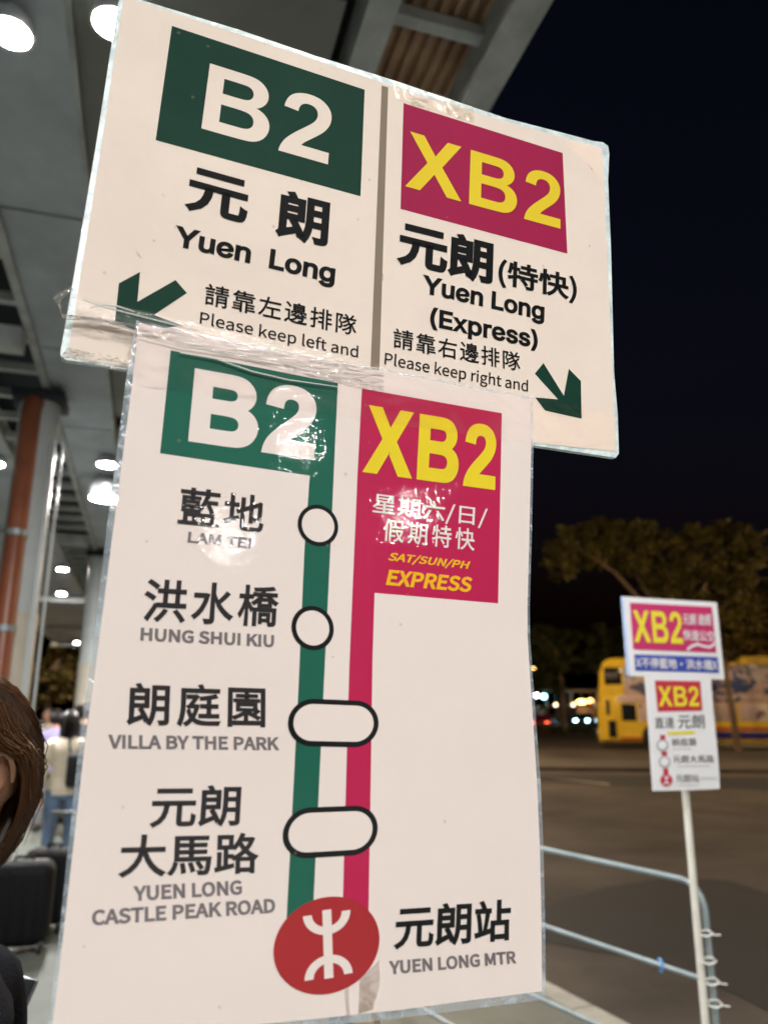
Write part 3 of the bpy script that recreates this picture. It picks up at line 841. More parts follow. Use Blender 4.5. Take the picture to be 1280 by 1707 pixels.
FT2(text_mesh('YUEN LONG MTR', .002), (530, 1614), (700, 1612), (530, 1598), M_fg)
FT2(text_mesh('(YOHO)', .002), (715, 1566), (845, 1562), (715, 1536), M_fg)
for q in ((388, 1195, 430, 1235), (400, 1330, 445, 1362), (415, 1468, 455, 1530)):
    FB.poly(FP([(q[0], q[1]), (q[2], q[1]), (q[2], q[3]), (q[0], q[3])]), .005, 'route_line', M_fr2, fl)
def fring(cx, cy, r, outer_m, inner_m, k):
    f = (z6(cx - r, cy + r), z6(cx + r, cy + r), z6(cx - r, cy - r))
    FB.shape([circle(.5, .5, .5, .5, 40)], *f, .0058, outer_m, fl, 'stop_ring' if inner_m else 'station_emblem')
    if inner_m: FB.shape([circle(.5, .5, .5 * k, .5 * k, 40)], *f, .0066, inner_m, fl, 'stop_ring_centre')
    return f
fring(407, 1278, 48, M_fg, M_fp, .76); fring(425, 1413, 47, M_fg, M_fp, .76)
f = fring(440, 1562, 50, M_fr2, None, 0); emblem_mark(FB, f, .0066, M_fp, fl)
M_tie = mat('white_cable_tie', (.7, .7, .66), .4); M_btie = mat('blue_cable_tie', (.10, .35, .75), .4)
for py in (1557, 1603, 1638, 1675):
    c = at_y(1172 + (py - 1557) * .13, py, DF); a = Vector((c.x + .008, DF + .012, c.z))
    m = MB(); pts = [a - fbase + Vector((.026 * math.cos(k * math.pi / 8), .032 * math.sin(k * math.pi / 8), .003 * math.sin(k))) for k in range(17)]
    m.tube(pts, .0032, 6); sg = -1 if py == 1603 else 1; m.tube([a - fbase + Vector((sg * .02, -.02, 0)), a - fbase + Vector((sg * .042, -.034, .002))], .0024, 5); m.build('cable_tie', M_tie, fs)
c = BR0 - bd * .22 + Vector((0, 0, .735))
m = MB(); m.tube([c - BR0 + Vector((0, .022 * math.cos(k * math.pi / 6), .022 * math.sin(k * math.pi / 6))) for k in range(13)], .004, 6); m.build('cable_tie', M_btie, barrier)
#PART2
# ------------------------------------------------------------------ street lamps
M_sodium = glow('sodium_glass', (1.0, .50, .12), 60.)
M_amber = glow('amber_lamp', (1.0, .62, .16), 30.)
M_mast = mat('mast_grey', (.30, .31, .30), .45, metal=.5)
def street_lamp(loc, h, label, power, arm=1.4, rz=0., globe=False, col=(1.0, .70, .42)):
    l = thing('street_lamp', label, 'street lamp', loc, rz, 'sodium street lamps round the bus yard')
    m = MB()
    if globe:
        m.tube([(0, 0, 0), (0, 0, h - .2)], [.07, .045], 12); m.build('post', M_mast, l)
        m = MB(); m.ball((0, 0, h), .21, 18, 12); m.build('globe', M_amber, l)
        m = MB(); m.lathe([(.02, h + .34), (.30, h + .24), (.31, h + .20), (.02, h + .22)], (0, 0, 0), 18); m.build('hood', M_mast, l)
        hp = (0, 0, h - .3)
    else:
        m.tube([(0, 0, 0), (0, 0, h - .5), (.12, 0, h - .1), (arm * .5, 0, h), (arm, 0, h + .03)], [.1, .07, .06, .05, .04], 12); m.build('post', M_mast, l)
        m = MB(); m.rbox((arm + .3, 0, h + .03), (.75, .3, .14), .05); m.build('lamp_head', M_mast, l)
        m = MB(); m.rbox((arm + .3, 0, h - .065), (.6, .22, .04), .015); m.build('lamp_glass', M_sodium, l)
        hp = (arm + .3, 0, h - .12)
    if power:
        ld = bpy.data.lights.new('sodium_light', 'POINT'); ld.energy = power; ld.color = col
        ld.shadow_soft_size = .12
        lo = bpy.data.objects.new('sodium_light', ld); COL.objects.link(lo); lo.parent = l; lo.location = hp
    return l
street_lamp((-1.5, 25, RZ), 8.5, 'added tall sodium street lamp, out of sight in the yard behind the big sign', 3300, 1.6, R(-20))  # added mast hidden by the boards, lights the asphalt evenly
street_lamp((2.2, 33, RZ), 9.0, 'added tall sodium street lamp near the bus front, out of sight behind the big sign', 3300, 1.6, 0)  # second added mast behind the boards, for light on the bus side
street_lamp((17.5, 20, RZ), 9.5, 'added tall sodium street lamp, out of view right of the bus yard', 3300, 1.6, R(180))  # mast added out of view to light the yard asphalt
street_lamp((34, 37, RZ), 9.5, 'added tall sodium street lamp, out of view beyond the bus rear, near the right hand trees', 6500, 1.6, R(180))  # strong mast added out of view so the tree crowns get light
q = at_y(1232, 1108, 44.5)
street_lamp((q.x, q.y, RZ), q.z - RZ, 'glowing yellow globe lamp right of the far XB2 sign', 520, globe=True, col=(1, .66, .25))
q = at_y(889, 1112, 86)
street_lamp((q.x, q.y, RZ), q.z - RZ, 'tiny orange globe lamp beside the right edge of the big sign', 0, globe=True)
q = at_y(1226, 1161, 60)
street_lamp((q.x, q.y, RZ), q.z - RZ, 'low yellow globe lamp seen over the bus beside the leaning trunk', 500, globe=True)

# ------------------------------------------------------------------ double-decker bus
M_by = mat('bus_yellow', (.84, .57, .03), .32, var=.12, vscale=1.2, coat=.5)
M_bw = mat('bus_glass', (.012, .014, .018), .08)
M_bk = mat('rubber', (.018, .018, .018), .8)
M_bred = mat('bus_red', (.45, .045, .015), .35); M_bblue = mat('bus_blue', (.02, .012, .16), .35)
def ad_mat():
    m = bpy.data.materials.new('advert_wrap'); m.use_nodes = True
    nt = m.node_tree; N = nt.nodes; L = nt.links; b = N['Principled BSDF']; b.inputs['Roughness'].default_value = .4
    tc = N.new('ShaderNodeTexCoord'); n = N.new('ShaderNodeTexVoronoi'); n.inputs['Scale'].default_value = 1.15
    w = N.new('ShaderNodeTexNoise'); w.inputs['Scale'].default_value = 1.6; w.inputs['Detail'].default_value = 6
    mxv = N.new('ShaderNodeMix'); mxv.data_type = 'VECTOR'; mxv.inputs['Factor'].default_value = .45
    L.new(tc.outputs['Object'], w.inputs['Vector']); L.new(tc.outputs['Object'], mxv.inputs['A']); L.new(w.outputs['Color'], mxv.inputs['B'])
    L.new(mxv.outputs['Result'], n.inputs['Vector'])
    r = N.new('ShaderNodeValToRGB'); e = r.color_ramp.elements
    r.color_ramp.interpolation = 'CONSTANT'
    e[0].position = 0; e[0].color = (.05, .08, .20, 1); e[1].position = .88; e[1].color = (.36, .42, .55, 1)
    for p, c in ((.26, (.52, .38, .36)), (.40, (.24, .15, .13)), (.47, (.70, .60, .52)), (.57, (.10, .11, .17)), (.63, (.58, .44, .40)), (.74, (.30, .33, .42)), (.80, (.62, .52, .47))):
        x = e.new(p); x.color = (*c, 1)
    s = N.new('ShaderNodeSeparateColor'); L.new(n.outputs['Color'], s.inputs[0])
    mm = N.new('ShaderNodeMath'); mm.operation = 'MULTIPLY_ADD'; mm.inputs[1].default_value = .45
    sc_ = N.new('ShaderNodeMath'); sc_.operation = 'MULTIPLY'; sc_.inputs[1].default_value = .55
    L.new(s.outputs[0], sc_.inputs[0]); L.new(w.outputs['Fac'], mm.inputs[0]); L.new(sc_.outputs[0], mm.inputs[2])
    L.new(mm.outputs[0], r.inputs[0]); L.new(r.outputs[0], b.inputs['Base Color'])
    return m
M_ad = ad_mat()
bf = at_z(1000, 1247, RZ)
bus = thing('double_decker_bus', 'yellow double decker bus with advert covered side, parked behind the far XB2 sign', 'bus', (bf.x, bf.y, RZ), R(-13))
BL_, BH, BW = 11.4, 4.3, 2.5
m = MB()
prof = [(0.02, .32), (0, .6), (.0, 1.8), (.10, 2.4), (.22, 3.6), (.42, 4.12), (.75, BH), (BL_ - .3, BH), (BL_, BH - .25), (BL_, .4), (BL_ - .1, .32)]
bm = bmesh.new()
a = [bm.verts.new((x, 0, z)) for x, z in prof]; b = [bm.verts.new((x, BW, z)) for x, z in prof]
bm.faces.new(a); bm.faces.new(list(reversed(b))); n = len(prof)
for i in range(n): bm.faces.new((a[i], b[i], b[(i + 1) % n], a[(i + 1) % n]))
bmesh.ops.recalc_face_normals(bm, faces=bm.faces)
bmesh.ops.bevel(bm, geom=[e for e in bm.edges if abs(e.verts[0].co.y - e.verts[1].co.y) < .01], offset=.1, segments=3, affect='EDGES')
bm.verts.index_update(); m.add([v.co for v in bm.verts], [[v.index for v in f.verts] for f in bm.faces], True); bm.free()
m.build('body', M_by, bus)
def side(name, x0, x1, z0, z1, mt, y=-.012, r=.06, label=None):
    m = MB(); m.rbox(((x0 + x1) / 2, y + .02, (z0 + z1) / 2), (x1 - x0, .04, z1 - z0), min(r, .018), 2)
    return m.build(name, mt, bus)
side('window', .42, 1.25, 3.02, 3.86, M_bw)
side('destination_display', .50, 1.08, 3.30, 3.62, mat('display_face', (.10, .09, .085), .3), -.03)
for k in range(4):
    x0 = 1.32 + k * 2.46
    side('advert_panel', x0, x0 + 2.43, 2.52, 3.92, M_ad)
side('advert_panel', 1.0, BL_ - .3, 2.14, 2.50, M_ad)
side('door', .32, .98, .42, 2.42, M_by, -.016)
side('door_glass', .40, .58, 1.55, 2.30, M_bw, -.034); side('door_glass', .46, .84, .50, 1.30, M_bw, -.034)
side('window', 1.12, 1.82, 1.28, 2.10, M_bw)
for k in range(4):
    x0 = 1.9 + k * 2.3
    side('advert_panel', x0, x0 + 2.2, 1.28, 2.10, M_ad)
side('stripe', 5.2, BL_ - .04, .86, 1.02, M_bred); side('stripe', 5.2, BL_ - .04, .46, .82, M_bblue)
side('skirt_stripe', 1.0, 4.6, .40, .52, M_bred)
def wheel(par, x, y, z, r, w, rims=True):
    M = Matrix(((1, 0, 0), (0, 0, -1), (0, 1, 0)))
    m = MB(); m.lathe([(r * .6, -w / 2), (r * .93, -w / 2), (r, -w * .35), (r, w * .35), (r * .93, w / 2), (r * .6, w / 2)], (0, 0, 0), 24, M)
    wo = bpy.data.objects.new('wheel', None); COL.objects.link(wo); wo.parent = par; wo.location = (x, y, z); wo.empty_display_size = .1
    m.build('tyre', M_bk, wo)
    m = MB(); m.lathe([(r * .62, -w * .42), (r * .5, -w * .3), (r * .2, -w * .36), (.001, -w * .40)], (0, 0, 0), 20, M); m.lathe([(r * .62, w * .42), (r * .5, w * .3), (.001, w * .3)], (0, 0, 0), 20, M)
    m.build('rim', M_steel, wo)
for x in (2.62, 8.6):
    m = MB(); M = Matrix(((1, 0, 0), (0, 0, -1), (0, 1, 0)))
    m.lathe([(.001, .02), (.60, .02), (.62, .0), (.60, -.02), (.001, -.02)], (x, 0, .52), 28, M); m.build('wheel_arch', M_bk, bus)
    wheel(bus, x, .05, .50, .50, .30)
    wheel(bus, x, BW - .15, .50, .50, .30)
m = MB(); m.rbox((-.02, BW / 2, 1.55), (.06, BW - .3, 1.25), .02); m.rbox((.18, BW / 2, 3.3), (.08, BW - .3, .95), .02); m.build('windscreen', M_bw, bus)
m = MB(); m.tube([(.1, .02, 2.35), (-.25, -.12, 2.30), (-.28, -.14, 2.05)], .025, 8); m.rbox((-.28, -.15, 1.95), (.06, .18, .36), .02); m.build('mirror', M_bk, bus)
for y in (.28, BW - .28):
    m = MB(); m.rbox((-.005, y, .72), (.06, .3, .2), .02); m.build('headlight', mat('headlight_glass', (.7, .72, .75), .1), bus)

# ------------------------------------------------------------------ trees
M_bark = mat('bark', (.17, .115, .07), .9, var=.35, vscale=3, bump=.6, bscale=14, stretch=(1, 1, .3))
M_leafA = mat('foliage_olive', (.118, .100, .030), .6, var=.45, vscale=.9, spec=.2)
M_leafB = mat('foliage_dark', (.080, .092, .030), .6, var=.45, vscale=.9, spec=.2)
M_leafC = mat('foliage_autumn', (.12, .085, .022), .6, var=.45, vscale=1.2, spec=.2)
def crown_mesh(clumps, n, size, rnd, flat=.6):
    m = MB(); vol = [r[0] * r[1] * r[2] for _, r in clumps]; tot = sum(v ** .75 for v in vol)
    for (c, r), v in zip(clumps, vol):
        k = int(n * v ** .75 / tot)
        subs = []
        for _ in range(max(5, k // 45)):
            d = Vector((rnd.gauss(0, 1), rnd.gauss(0, 1), rnd.gauss(0, 1))).normalized() * rnd.uniform(.45, 1.0)
            subs.append((Vector((c[0] + d.x * r[0], c[1] + d.y * r[1], c[2] + d.z * r[2])), rnd.uniform(.13, .30) * min(r) * 1.2))
        for _ in range(k):
            sc, sr = rnd.choice(subs)
            g = Vector((rnd.gauss(0, 1), rnd.gauss(0, 1), rnd.gauss(0, flat)))
            p = sc + g * sr * .75
            s_ = size * rnd.uniform(.55, 1.3)
            u = Vector((rnd.gauss(0, 1), rnd.gauss(0, 1), rnd.gauss(0, .5))).normalized(); w = u.cross(Vector((rnd.gauss(0, .6), rnd.gauss(0, .6), 1))).normalized()
            m.add([p - u * s_, p - w * s_ * .45, p + u * s_, p + w * s_ * .45], [(0, 1, 2, 3)])
    return m
def make_tree(base, clumps, limbs, n, size, leaf, label, group=None, seed=1, name='tree'):
    rnd = random.Random(seed)
    base = Vector(base)
    t = thing(name, label, 'tree', base, 0, group)
    m = MB()
    for pts, r0, r1 in limbs:
        k = len(pts); m.tube([Vector(p) - base for p in pts], [r0 + (r1 - r0) * i / (k - 1) for i in range(k)], 9)
    m.build('trunk', M_bark, t)
    cl = [((Vector(c) - base), r) for c, r in clumps]
    o = crown_mesh(cl, n, size, rnd).build('crown', leaf, t)
    return t
YT = 48.
def C_(px, py, rx, rz, y=YT, ry=None):
    k = y * 1.03 / FPX
    return (at_y(px, py, y), (rx * k, (ry or max(rx, rz)) * k * .9, rz * k))
base = at_z(1135, 1240, RZ); base = Vector((at_y(1140, 1150, YT).x, YT, RZ))
fork = at_y(1125, 1085, YT)
def limb(*q, r0=.2, r1=.06): return ([fork] + [at_y(x, y, YT + dy) for x, y, dy in q], r0, r1)
make_tree(base,
    [C_(952, 905, 42, 26), C_(935, 948, 26, 20), C_(1000, 888, 46, 22), C_(1055, 893, 50, 24), C_(1105, 912, 44, 26), C_(1160, 902, 46, 26), C_(1215, 890, 44, 24), C_(1245, 915, 36, 34),
     C_(990, 925, 36, 22), C_(1060, 935, 44, 22), C_(1150, 950, 50, 26), C_(1215, 960, 46, 32), C_(1110, 975, 44, 24), C_(1185, 1010, 42, 26), C_(1235, 1020, 40, 30), C_(1095, 1030, 30, 20)],
    [([base, at_y(1136, 1180, YT), fork], .42, .3), limb((1075, 1010, 0), (1025, 955, -1), (975, 920, -1), r0=.2), limb((1085, 1000, 1), (1050, 940, 1), (1010, 900, 1), r0=.19),
     limb((1120, 1000, 0), (1105, 940, 0), (1085, 895, 0), r0=.2), limb((1160, 1010, 0), (1185, 950, 0), (1215, 905, 0), r0=.22), limb((1150, 1020, 2), (1160, 960, 2), (1165, 905, 2), r0=.17), limb((1185, 1030, -1), (1235, 985, -1), r0=.14)],
    22000, .26, M_leafA, 'broad flat topped tree spreading above the bus and the far sign', 'trees round the bus yard', 3)
def simple_tree(px, ptop, pbot, y, wpx, leaf, n, size, label, seed, gz=RZ):
    rnd = random.Random(seed); k = y * 1.03 / FPX
    top = at_y(px, ptop, y); bot = at_y(px, pbot, y); b = Vector((top.x, y, gz))
    cl = []
    for _ in range(8):
        cx = px + rnd.uniform(-.36, .36) * wpx; cy = rnd.uniform(ptop + (pbot - ptop) * .12, pbot - (pbot - ptop) * .1)
        cl.append(C_(cx, cy, wpx * rnd.uniform(.16, .27), (pbot - ptop) * rnd.uniform(.13, .22), y + rnd.uniform(-1, 1)))
    mid = at_y(px, (ptop + pbot) / 2, y)
    lm = [([b, (b + mid) / 2 + Vector((.1, 0, 0)), mid], .22, .12)] + [([mid, (mid + Vector(c)) / 2 + Vector((0, 0, .2)), Vector(c)], .1, .03) for c, _ in cl[:5]]
    make_tree(b, cl, lm, n, size, leaf, label, 'trees round the bus yard', seed)
simple_tree(930, 1042, 1142, 66, 130, M_leafB, 5200, .34, 'dark bushy tree just right of the big sign, beneath the flat topped crown', 11)
simple_tree(860, 1055, 1140, 72, 120, M_leafB, 4200, .36, 'dark tree hidden mostly behind the right edge of the big sign', 12)
simple_tree(1010, 1035, 1130, 70, 110, M_leafB, 4200, .36, 'dark tree behind the front of the bus', 13)
simple_tree(1262, 960, 1130, 58, 150, M_leafC, 6000, .30, 'olive brown tree at the right edge behind the yellow globe lamp', 14)
simple_tree(1330, 900, 1130, 62, 170, M_leafB, 4500, .32, 'dark tree at the right edge of the photo beyond the bus rear', 15)
# leaning thin trunk in front of the bus
b0 = at_z(1229, 1252, RZ); YB = b0.y
make_tree(b0, [C_(1212, 1090, 26, 16, YB), C_(1196, 1075, 18, 14, YB), C_(1228, 1070, 20, 14, YB)],
    [([b0, at_y(1222, 1200, YB), at_y(1213, 1150, YB), at_y(1207, 1100, YB), at_y(1206, 1070, YB)], .16, .07), ([at_y(1207, 1105, YB), at_y(1222, 1075, YB)], .05, .02)],
    900, .2, M_leafC, 'young tree with a thin dark leaning trunk in front of the bus rear', 'trees round the bus yard', 16)
# left, seen between the columns
simple_tree(85, 1062, 1180, 34, 120, M_leafC, 5200, .2, 'warm lit bushy tree between the two nearest canopy columns', 17)
street_lamp((-17.5, 26, RZ), 7.5, 'sodium street lamp beyond the queue on the left', 2600, 1.2, R(0))

# hedge far across the yard
h0 = at_z(700, 1228, RZ); h1 = at_z(1006, 1226, RZ)
rnd = random.Random(5)
m = crown_mesh([((h0 + (h1 - h0) * (k / 13) + Vector((0, .5, .5)) - h0), (.75, .5, .55)) for k in range(14)], 5200, .13, rnd)
hd = m.build('hedge', M_leafB); hd.location = h0; tag(hd, 'low dark clipped hedge across the yard, left of the bus', 'hedge')

# ------------------------------------------------------------------ far vehicles
def car(px, py, y, rz, body, label, L=4.4, H=1.5, W=1.75, head=None, tail=None):
    g = at_y(px, py, y)
    c = thing('parked_car', label, 'car', (g.x, y, RZ), rz, 'vehicles parked beyond the hedge')
    van = H > 1.8
    pr = [(-.5, .18), (-.5, .55), (-.47, .62), (-.36, .66), (-.22, .97), (.2, 1.0), (.36, .68), (.48, .62), (.5, .5), (.5, .18)] if not van else \
         [(-.5, .16), (-.5, .42), (-.44, .50), (-.34, .92), (-.28, 1.0), (.49, 1.0), (.5, .96), (.5, .16)]
    bm = bmesh.new()
    a = [bm.verts.new((x * L, -W / 2, z * H)) for x, z in pr]; b = [bm.verts.new((x * L, W / 2, z * H)) for x, z in pr]; n = len(pr)
    bm.faces.new(a); bm.faces.new(list(reversed(b)))
    for i in range(n): bm.faces.new((a[i], b[i], b[(i + 1) % n], a[(i + 1) % n]))
    bmesh.ops.recalc_face_normals(bm, faces=bm.faces)
    bmesh.ops.bevel(bm, geom=bm.edges[:], offset=.05, segments=2, affect='EDGES')
    m = MB(); bm.verts.index_update(); m.add([v.co for v in bm.verts], [[v.index for v in f.verts] for f in bm.faces], True); bm.free(); m.build('body', body, c)
    for s in (-1, 1):
        m = MB(); y_ = s * (W / 2 + .004)
        if van: q = [(-.33, .55), (-.27, .9), (-.1, .9), (-.1, .55)]
        else: q = [(-.31, .68), (-.20, .93), (.18, .95), (.30, .69)]
        m.prism([(x * L, y_, z * H) for x, z in q], (0, -s * .01, 0)); m.build('window', M_bw, c)
        for x in (-.31, .31): wheel(c, x * L, s * (W / 2 - .1), .32, .32, .2)
        m = MB(); m.rbox((-L * .495, s * W * .36, H * .48), (.12, .34, .2), .03); m.build('headlight', head or mat('headlight_glass', (.7, .72, .75), .1), c)
        m = MB(); m.rbox((L * .495, s * W * .38, H * .5), (.1, .3, .2), .03); m.build('tail_light', tail or mat('tail_glass', (.3, .01, .01), .2), c)
    return c
M_cw = mat('car_white', (.55, .52, .48), .3, coat=.6); M_cs = mat('car_silver', (.30, .30, .31), .3, metal=.6, coat=.6); M_cd = mat('car_dark', (.05, .055, .07), .3, coat=.6); M_cr = mat('car_red', (.35, .03, .03), .3, coat=.6)
HL = glow('headlight_lit', (.80, .95, 1.0), 45.); HL2 = glow('headlight_lit_cyan', (.35, .85, 1.0), 30.); TLt = glow('tail_light_lit', (1., .12, .05), 10.)
car(925, 1196, 92, R(20), M_cw, 'pale van with lit green white headlights beyond the hedge', 5.0, 2.3, 1.9, head=HL)
car(972, 1197, 88, R(70), M_cd, 'dark car with cyan and lavender headlights beside the bus front', head=HL2)
car(905, 1205, 70, R(250), M_cr, 'red car with glowing tail lights beside the edge of the big sign', tail=TLt)
car(862, 1192, 95, R(10), M_cs, 'silver car mostly behind the big sign, beyond the hedge')
car(95, 1197, 26, R(25), M_cs, 'grey car beyond the queue under the warm lit tree')
# lit shelter in the distance
sh0 = at_y(898, 1150, 112); sh1 = at_y(1010, 1150, 112)
sh = thing('bus_shelter', 'long low bus shelter with a flat pale roof and hanging lamps, far beyond the hedge', 'shelter', ((sh0.x + sh1.x) / 2, 112, RZ))
Lh = (sh1.x - sh0.x) + 6
m = MB(); m.rbox((0, 0, sh0.z - RZ), (Lh, 3.4, .35), .04); m.build('roof', mat('shelter_roof', (.42, .36, .32), .6), sh)
for k in range(5):
    m = MB(); m.tube([(-Lh / 2 + .6 + k * (Lh - 1.2) / 4, 1.2, 0), (-Lh / 2 + .6 + k * (Lh - 1.2) / 4, 1.2, sh0.z - RZ - .18)], .1, 8); m.build('post', M_mast, sh)
m = MB(); m.box((0, 1.5, 1.3), (Lh - 1, .08, 2.2)); m.build('back_panel', mat('shelter_panel', (.34, .23, .17), .5), sh)
def shlamp(px, py, gm, w=.5):
    g = at_y(px, py, 111.2) - Vector(sh.location)
    m = MB(); m.tube([g + Vector((0, 0, .2)), Vector((g.x, g.y, sh0.z - RZ - .17))], .03, 6); m.build('lamp_rod', M_mast, sh)
    m = MB(); m.ball(g, (w, .28, .28), 14, 8); m.build('lamp_globe', gm, sh)
WL = glow('cool_lamp', (.75, .85, 1.), 26.); CL = glow('cyan_lamp', (.35, .95, 1.), 22.)
shlamp(893, 1159, WL, .35); shlamp(906, 1161, CL, .35); shlamp(969, 1170, glow('orange_lamp', (1., .58, .12), 18.), .7); shlamp(984, 1168, glow('orange_lamp2', (1., .42, .12), 12.), .4)
shlamp(926, 1176, glow('small_warm_lamp', (1., .7, .4), 10.), .22); shlamp(944, 1181, WL, .2); shlamp(955, 1176, glow('small_warm_lamp', (1., .7, .4), 10.), .2); shlamp(935, 1187, CL, .24)
# building at the far right
g = at_y(1266, 1012, 66)
hb = thing('building', 'low building with a lit concrete eave at the right edge of the photo', 'building', (g.x + 6.2, 70, RZ))
m = MB(); m.box((0, 0, 4.6), (11.4, 7, 9.2)); m.build('wall', mat('building_wall', (.22, .17, .13), .8, var=.2, vscale=1), hb)
m = MB(); m.rbox((0, 0, g.z - RZ), (12.4, 8, .55), .05); m.build('roof', mat('eave_concrete', (.40, .30, .21), .7), hb)
for k in range(4):
    m = MB(); m.box((-4.2 + k * 2.8, -3.52, 7.3), (1.6, .06, 1.5)); m.build('window', M_bw, hb)

# ------------------------------------------------------------------ people
def skin_mesh(joints, bones, sub=2):
    """joints: name -> (pos, radius); bones: pairs. grown with a Skin modifier, returns verts, faces"""
    me = bpy.data.meshes.new('body_skeleton'); names = list(joints)
    me.from_pydata([joints[k][0] for k in names], [(names.index(a), names.index(b)) for a, b in bones], [])
    o = bpy.data.objects.new('body_skeleton', me); COL.objects.link(o)
    md = o.modifiers.new('Skin', 'SKIN'); md.use_smooth_shade = True
    if not me.skin_vertices: 
        bm = bmesh.new(); bm.from_mesh(me); bm.verts.layers.skin.verify(); bm.to_mesh(me); bm.free()
    sv = me.skin_vertices[0].data
    for i, k in enumerate(names):
        r = joints[k][1]; sv[i].radius = r if hasattr(r, '__len__') else (r, r); sv[i].use_root = (i == 0)
    ss = o.modifiers.new('Subsurf', 'SUBSURF'); ss.levels = sub; ss.render_levels = sub
    dg = bpy.context.evaluated_depsgraph_get(); ev = o.evaluated_get(dg).to_mesh()
    v = [tuple(q.co) for q in ev.vertices]; f = [tuple(p.vertices) for p in ev.polygons]
    bpy.data.objects.remove(o); bpy.data.meshes.remove(me)
    return v, f
def hand_joints(J, B, wrist, d, side_, palm, pre, curl=.35):
    """five fingers of different length; d = pointing direction, side_ = towards the thumb, palm = palm normal"""
    J[pre + 'palm'] = (wrist + d * .055, (.034, .017)); B.append((pre + 'wrist', pre + 'palm'))
    for i, (off, ln) in enumerate(((.026, .072), (.009, .08), (-.009, .074), (-.026, .058))):
        k = wrist + d * .092 + side_ * off
        a = k + d * ln * .5 + palm * ln * curl * .4; b = a + d * ln * .32 + palm * ln * curl
        for nme, pt, r in (('k', k, .0098), ('a', a, .0085), ('b', b, .0072)): J[f'{pre}f{i}{nme}'] = (pt, r)
        B += [(pre + 'palm', f'{pre}f{i}k'), (f'{pre}f{i}k', f'{pre}f{i}a'), (f'{pre}f{i}a', f'{pre}f{i}b')]
    t1 = wrist + d * .035 + side_ * .034 + palm * .01; t2 = t1 + d * .032 + side_ * .016 + palm * .016; t3 = t2 + d * .028 + palm * .008
    J[pre + 't1'] = (t1, .0115); J[pre + 't2'] = (t2, .0095); J[pre + 't3'] = (t3, .008)
    B += [(pre + 'palm', pre + 't1'), (pre + 't1', pre + 't2'), (pre + 't2', pre + 't3')]
def head_into(mb, c, s, yaw, tilt=0.):
    """head with brow, nose, chin, ears; faces +y before yaw"""
    Rm = Matrix.Rotation(yaw, 3, 'Z') @ Matrix.Rotation(-tilt, 3, 'X')
    def fn(d):
        x, y, z = d
        w = 1.0
        if z < -.1: w -= .26 * min(1, (-z - .1) / .9)            # jaw narrows
        f = y
        if y > .3 and -.35 < z < .25 and abs(x) < .16: f += .20 * (1 - abs(x) / .16) * (1 - abs(z + .12) / .37)   # nose
        if y > .5 and .05 < z < .3 and .15 < abs(x) < .55: f -= .06                                                # eye sockets
        if y > .5 and abs(z + .52) < .07 and abs(x) < .3: f += .035                                               # lips
        if y < -.2 and z < -.4: f *= .8
        if y > 0 and z < -.55: f *= 1 - .35 * (-z - .55) / .45
        return Vector((x * w, f * (1 if z > -.2 else .96), z))
    tmp = MB(); tmp.ball((0, 0, 0), (.074 * s, .096 * s, .118 * s), 36, 26, fn)
    for sx in (-1, 1):
        e0 = Vector((sx * .074 * s, -.008 * s, -.005 * s))
        pts = [e0 + Vector((sx * .010 * math.sin(t) * s, (-.008 - .017 * math.cos(t * 1.0)) * s, .030 * math.sin(t - .5) * s)) for t in [k * math.pi * 1.5 / 8 for k in range(9)]]
        tmp.tube(pts, [.003 * s] + [.0042 * s] * 6 + [.0045 * s, .005 * s], 7)
        tmp.ball(e0 + Vector((-sx * .003 * s, -.006 * s, -.004 * s)), (.005 * s, .012 * s, .021 * s), 10, 8)
    mb.add([Vector(c) + Rm @ Vector(v) for v in tmp.v], tmp.f, True)
    return Rm
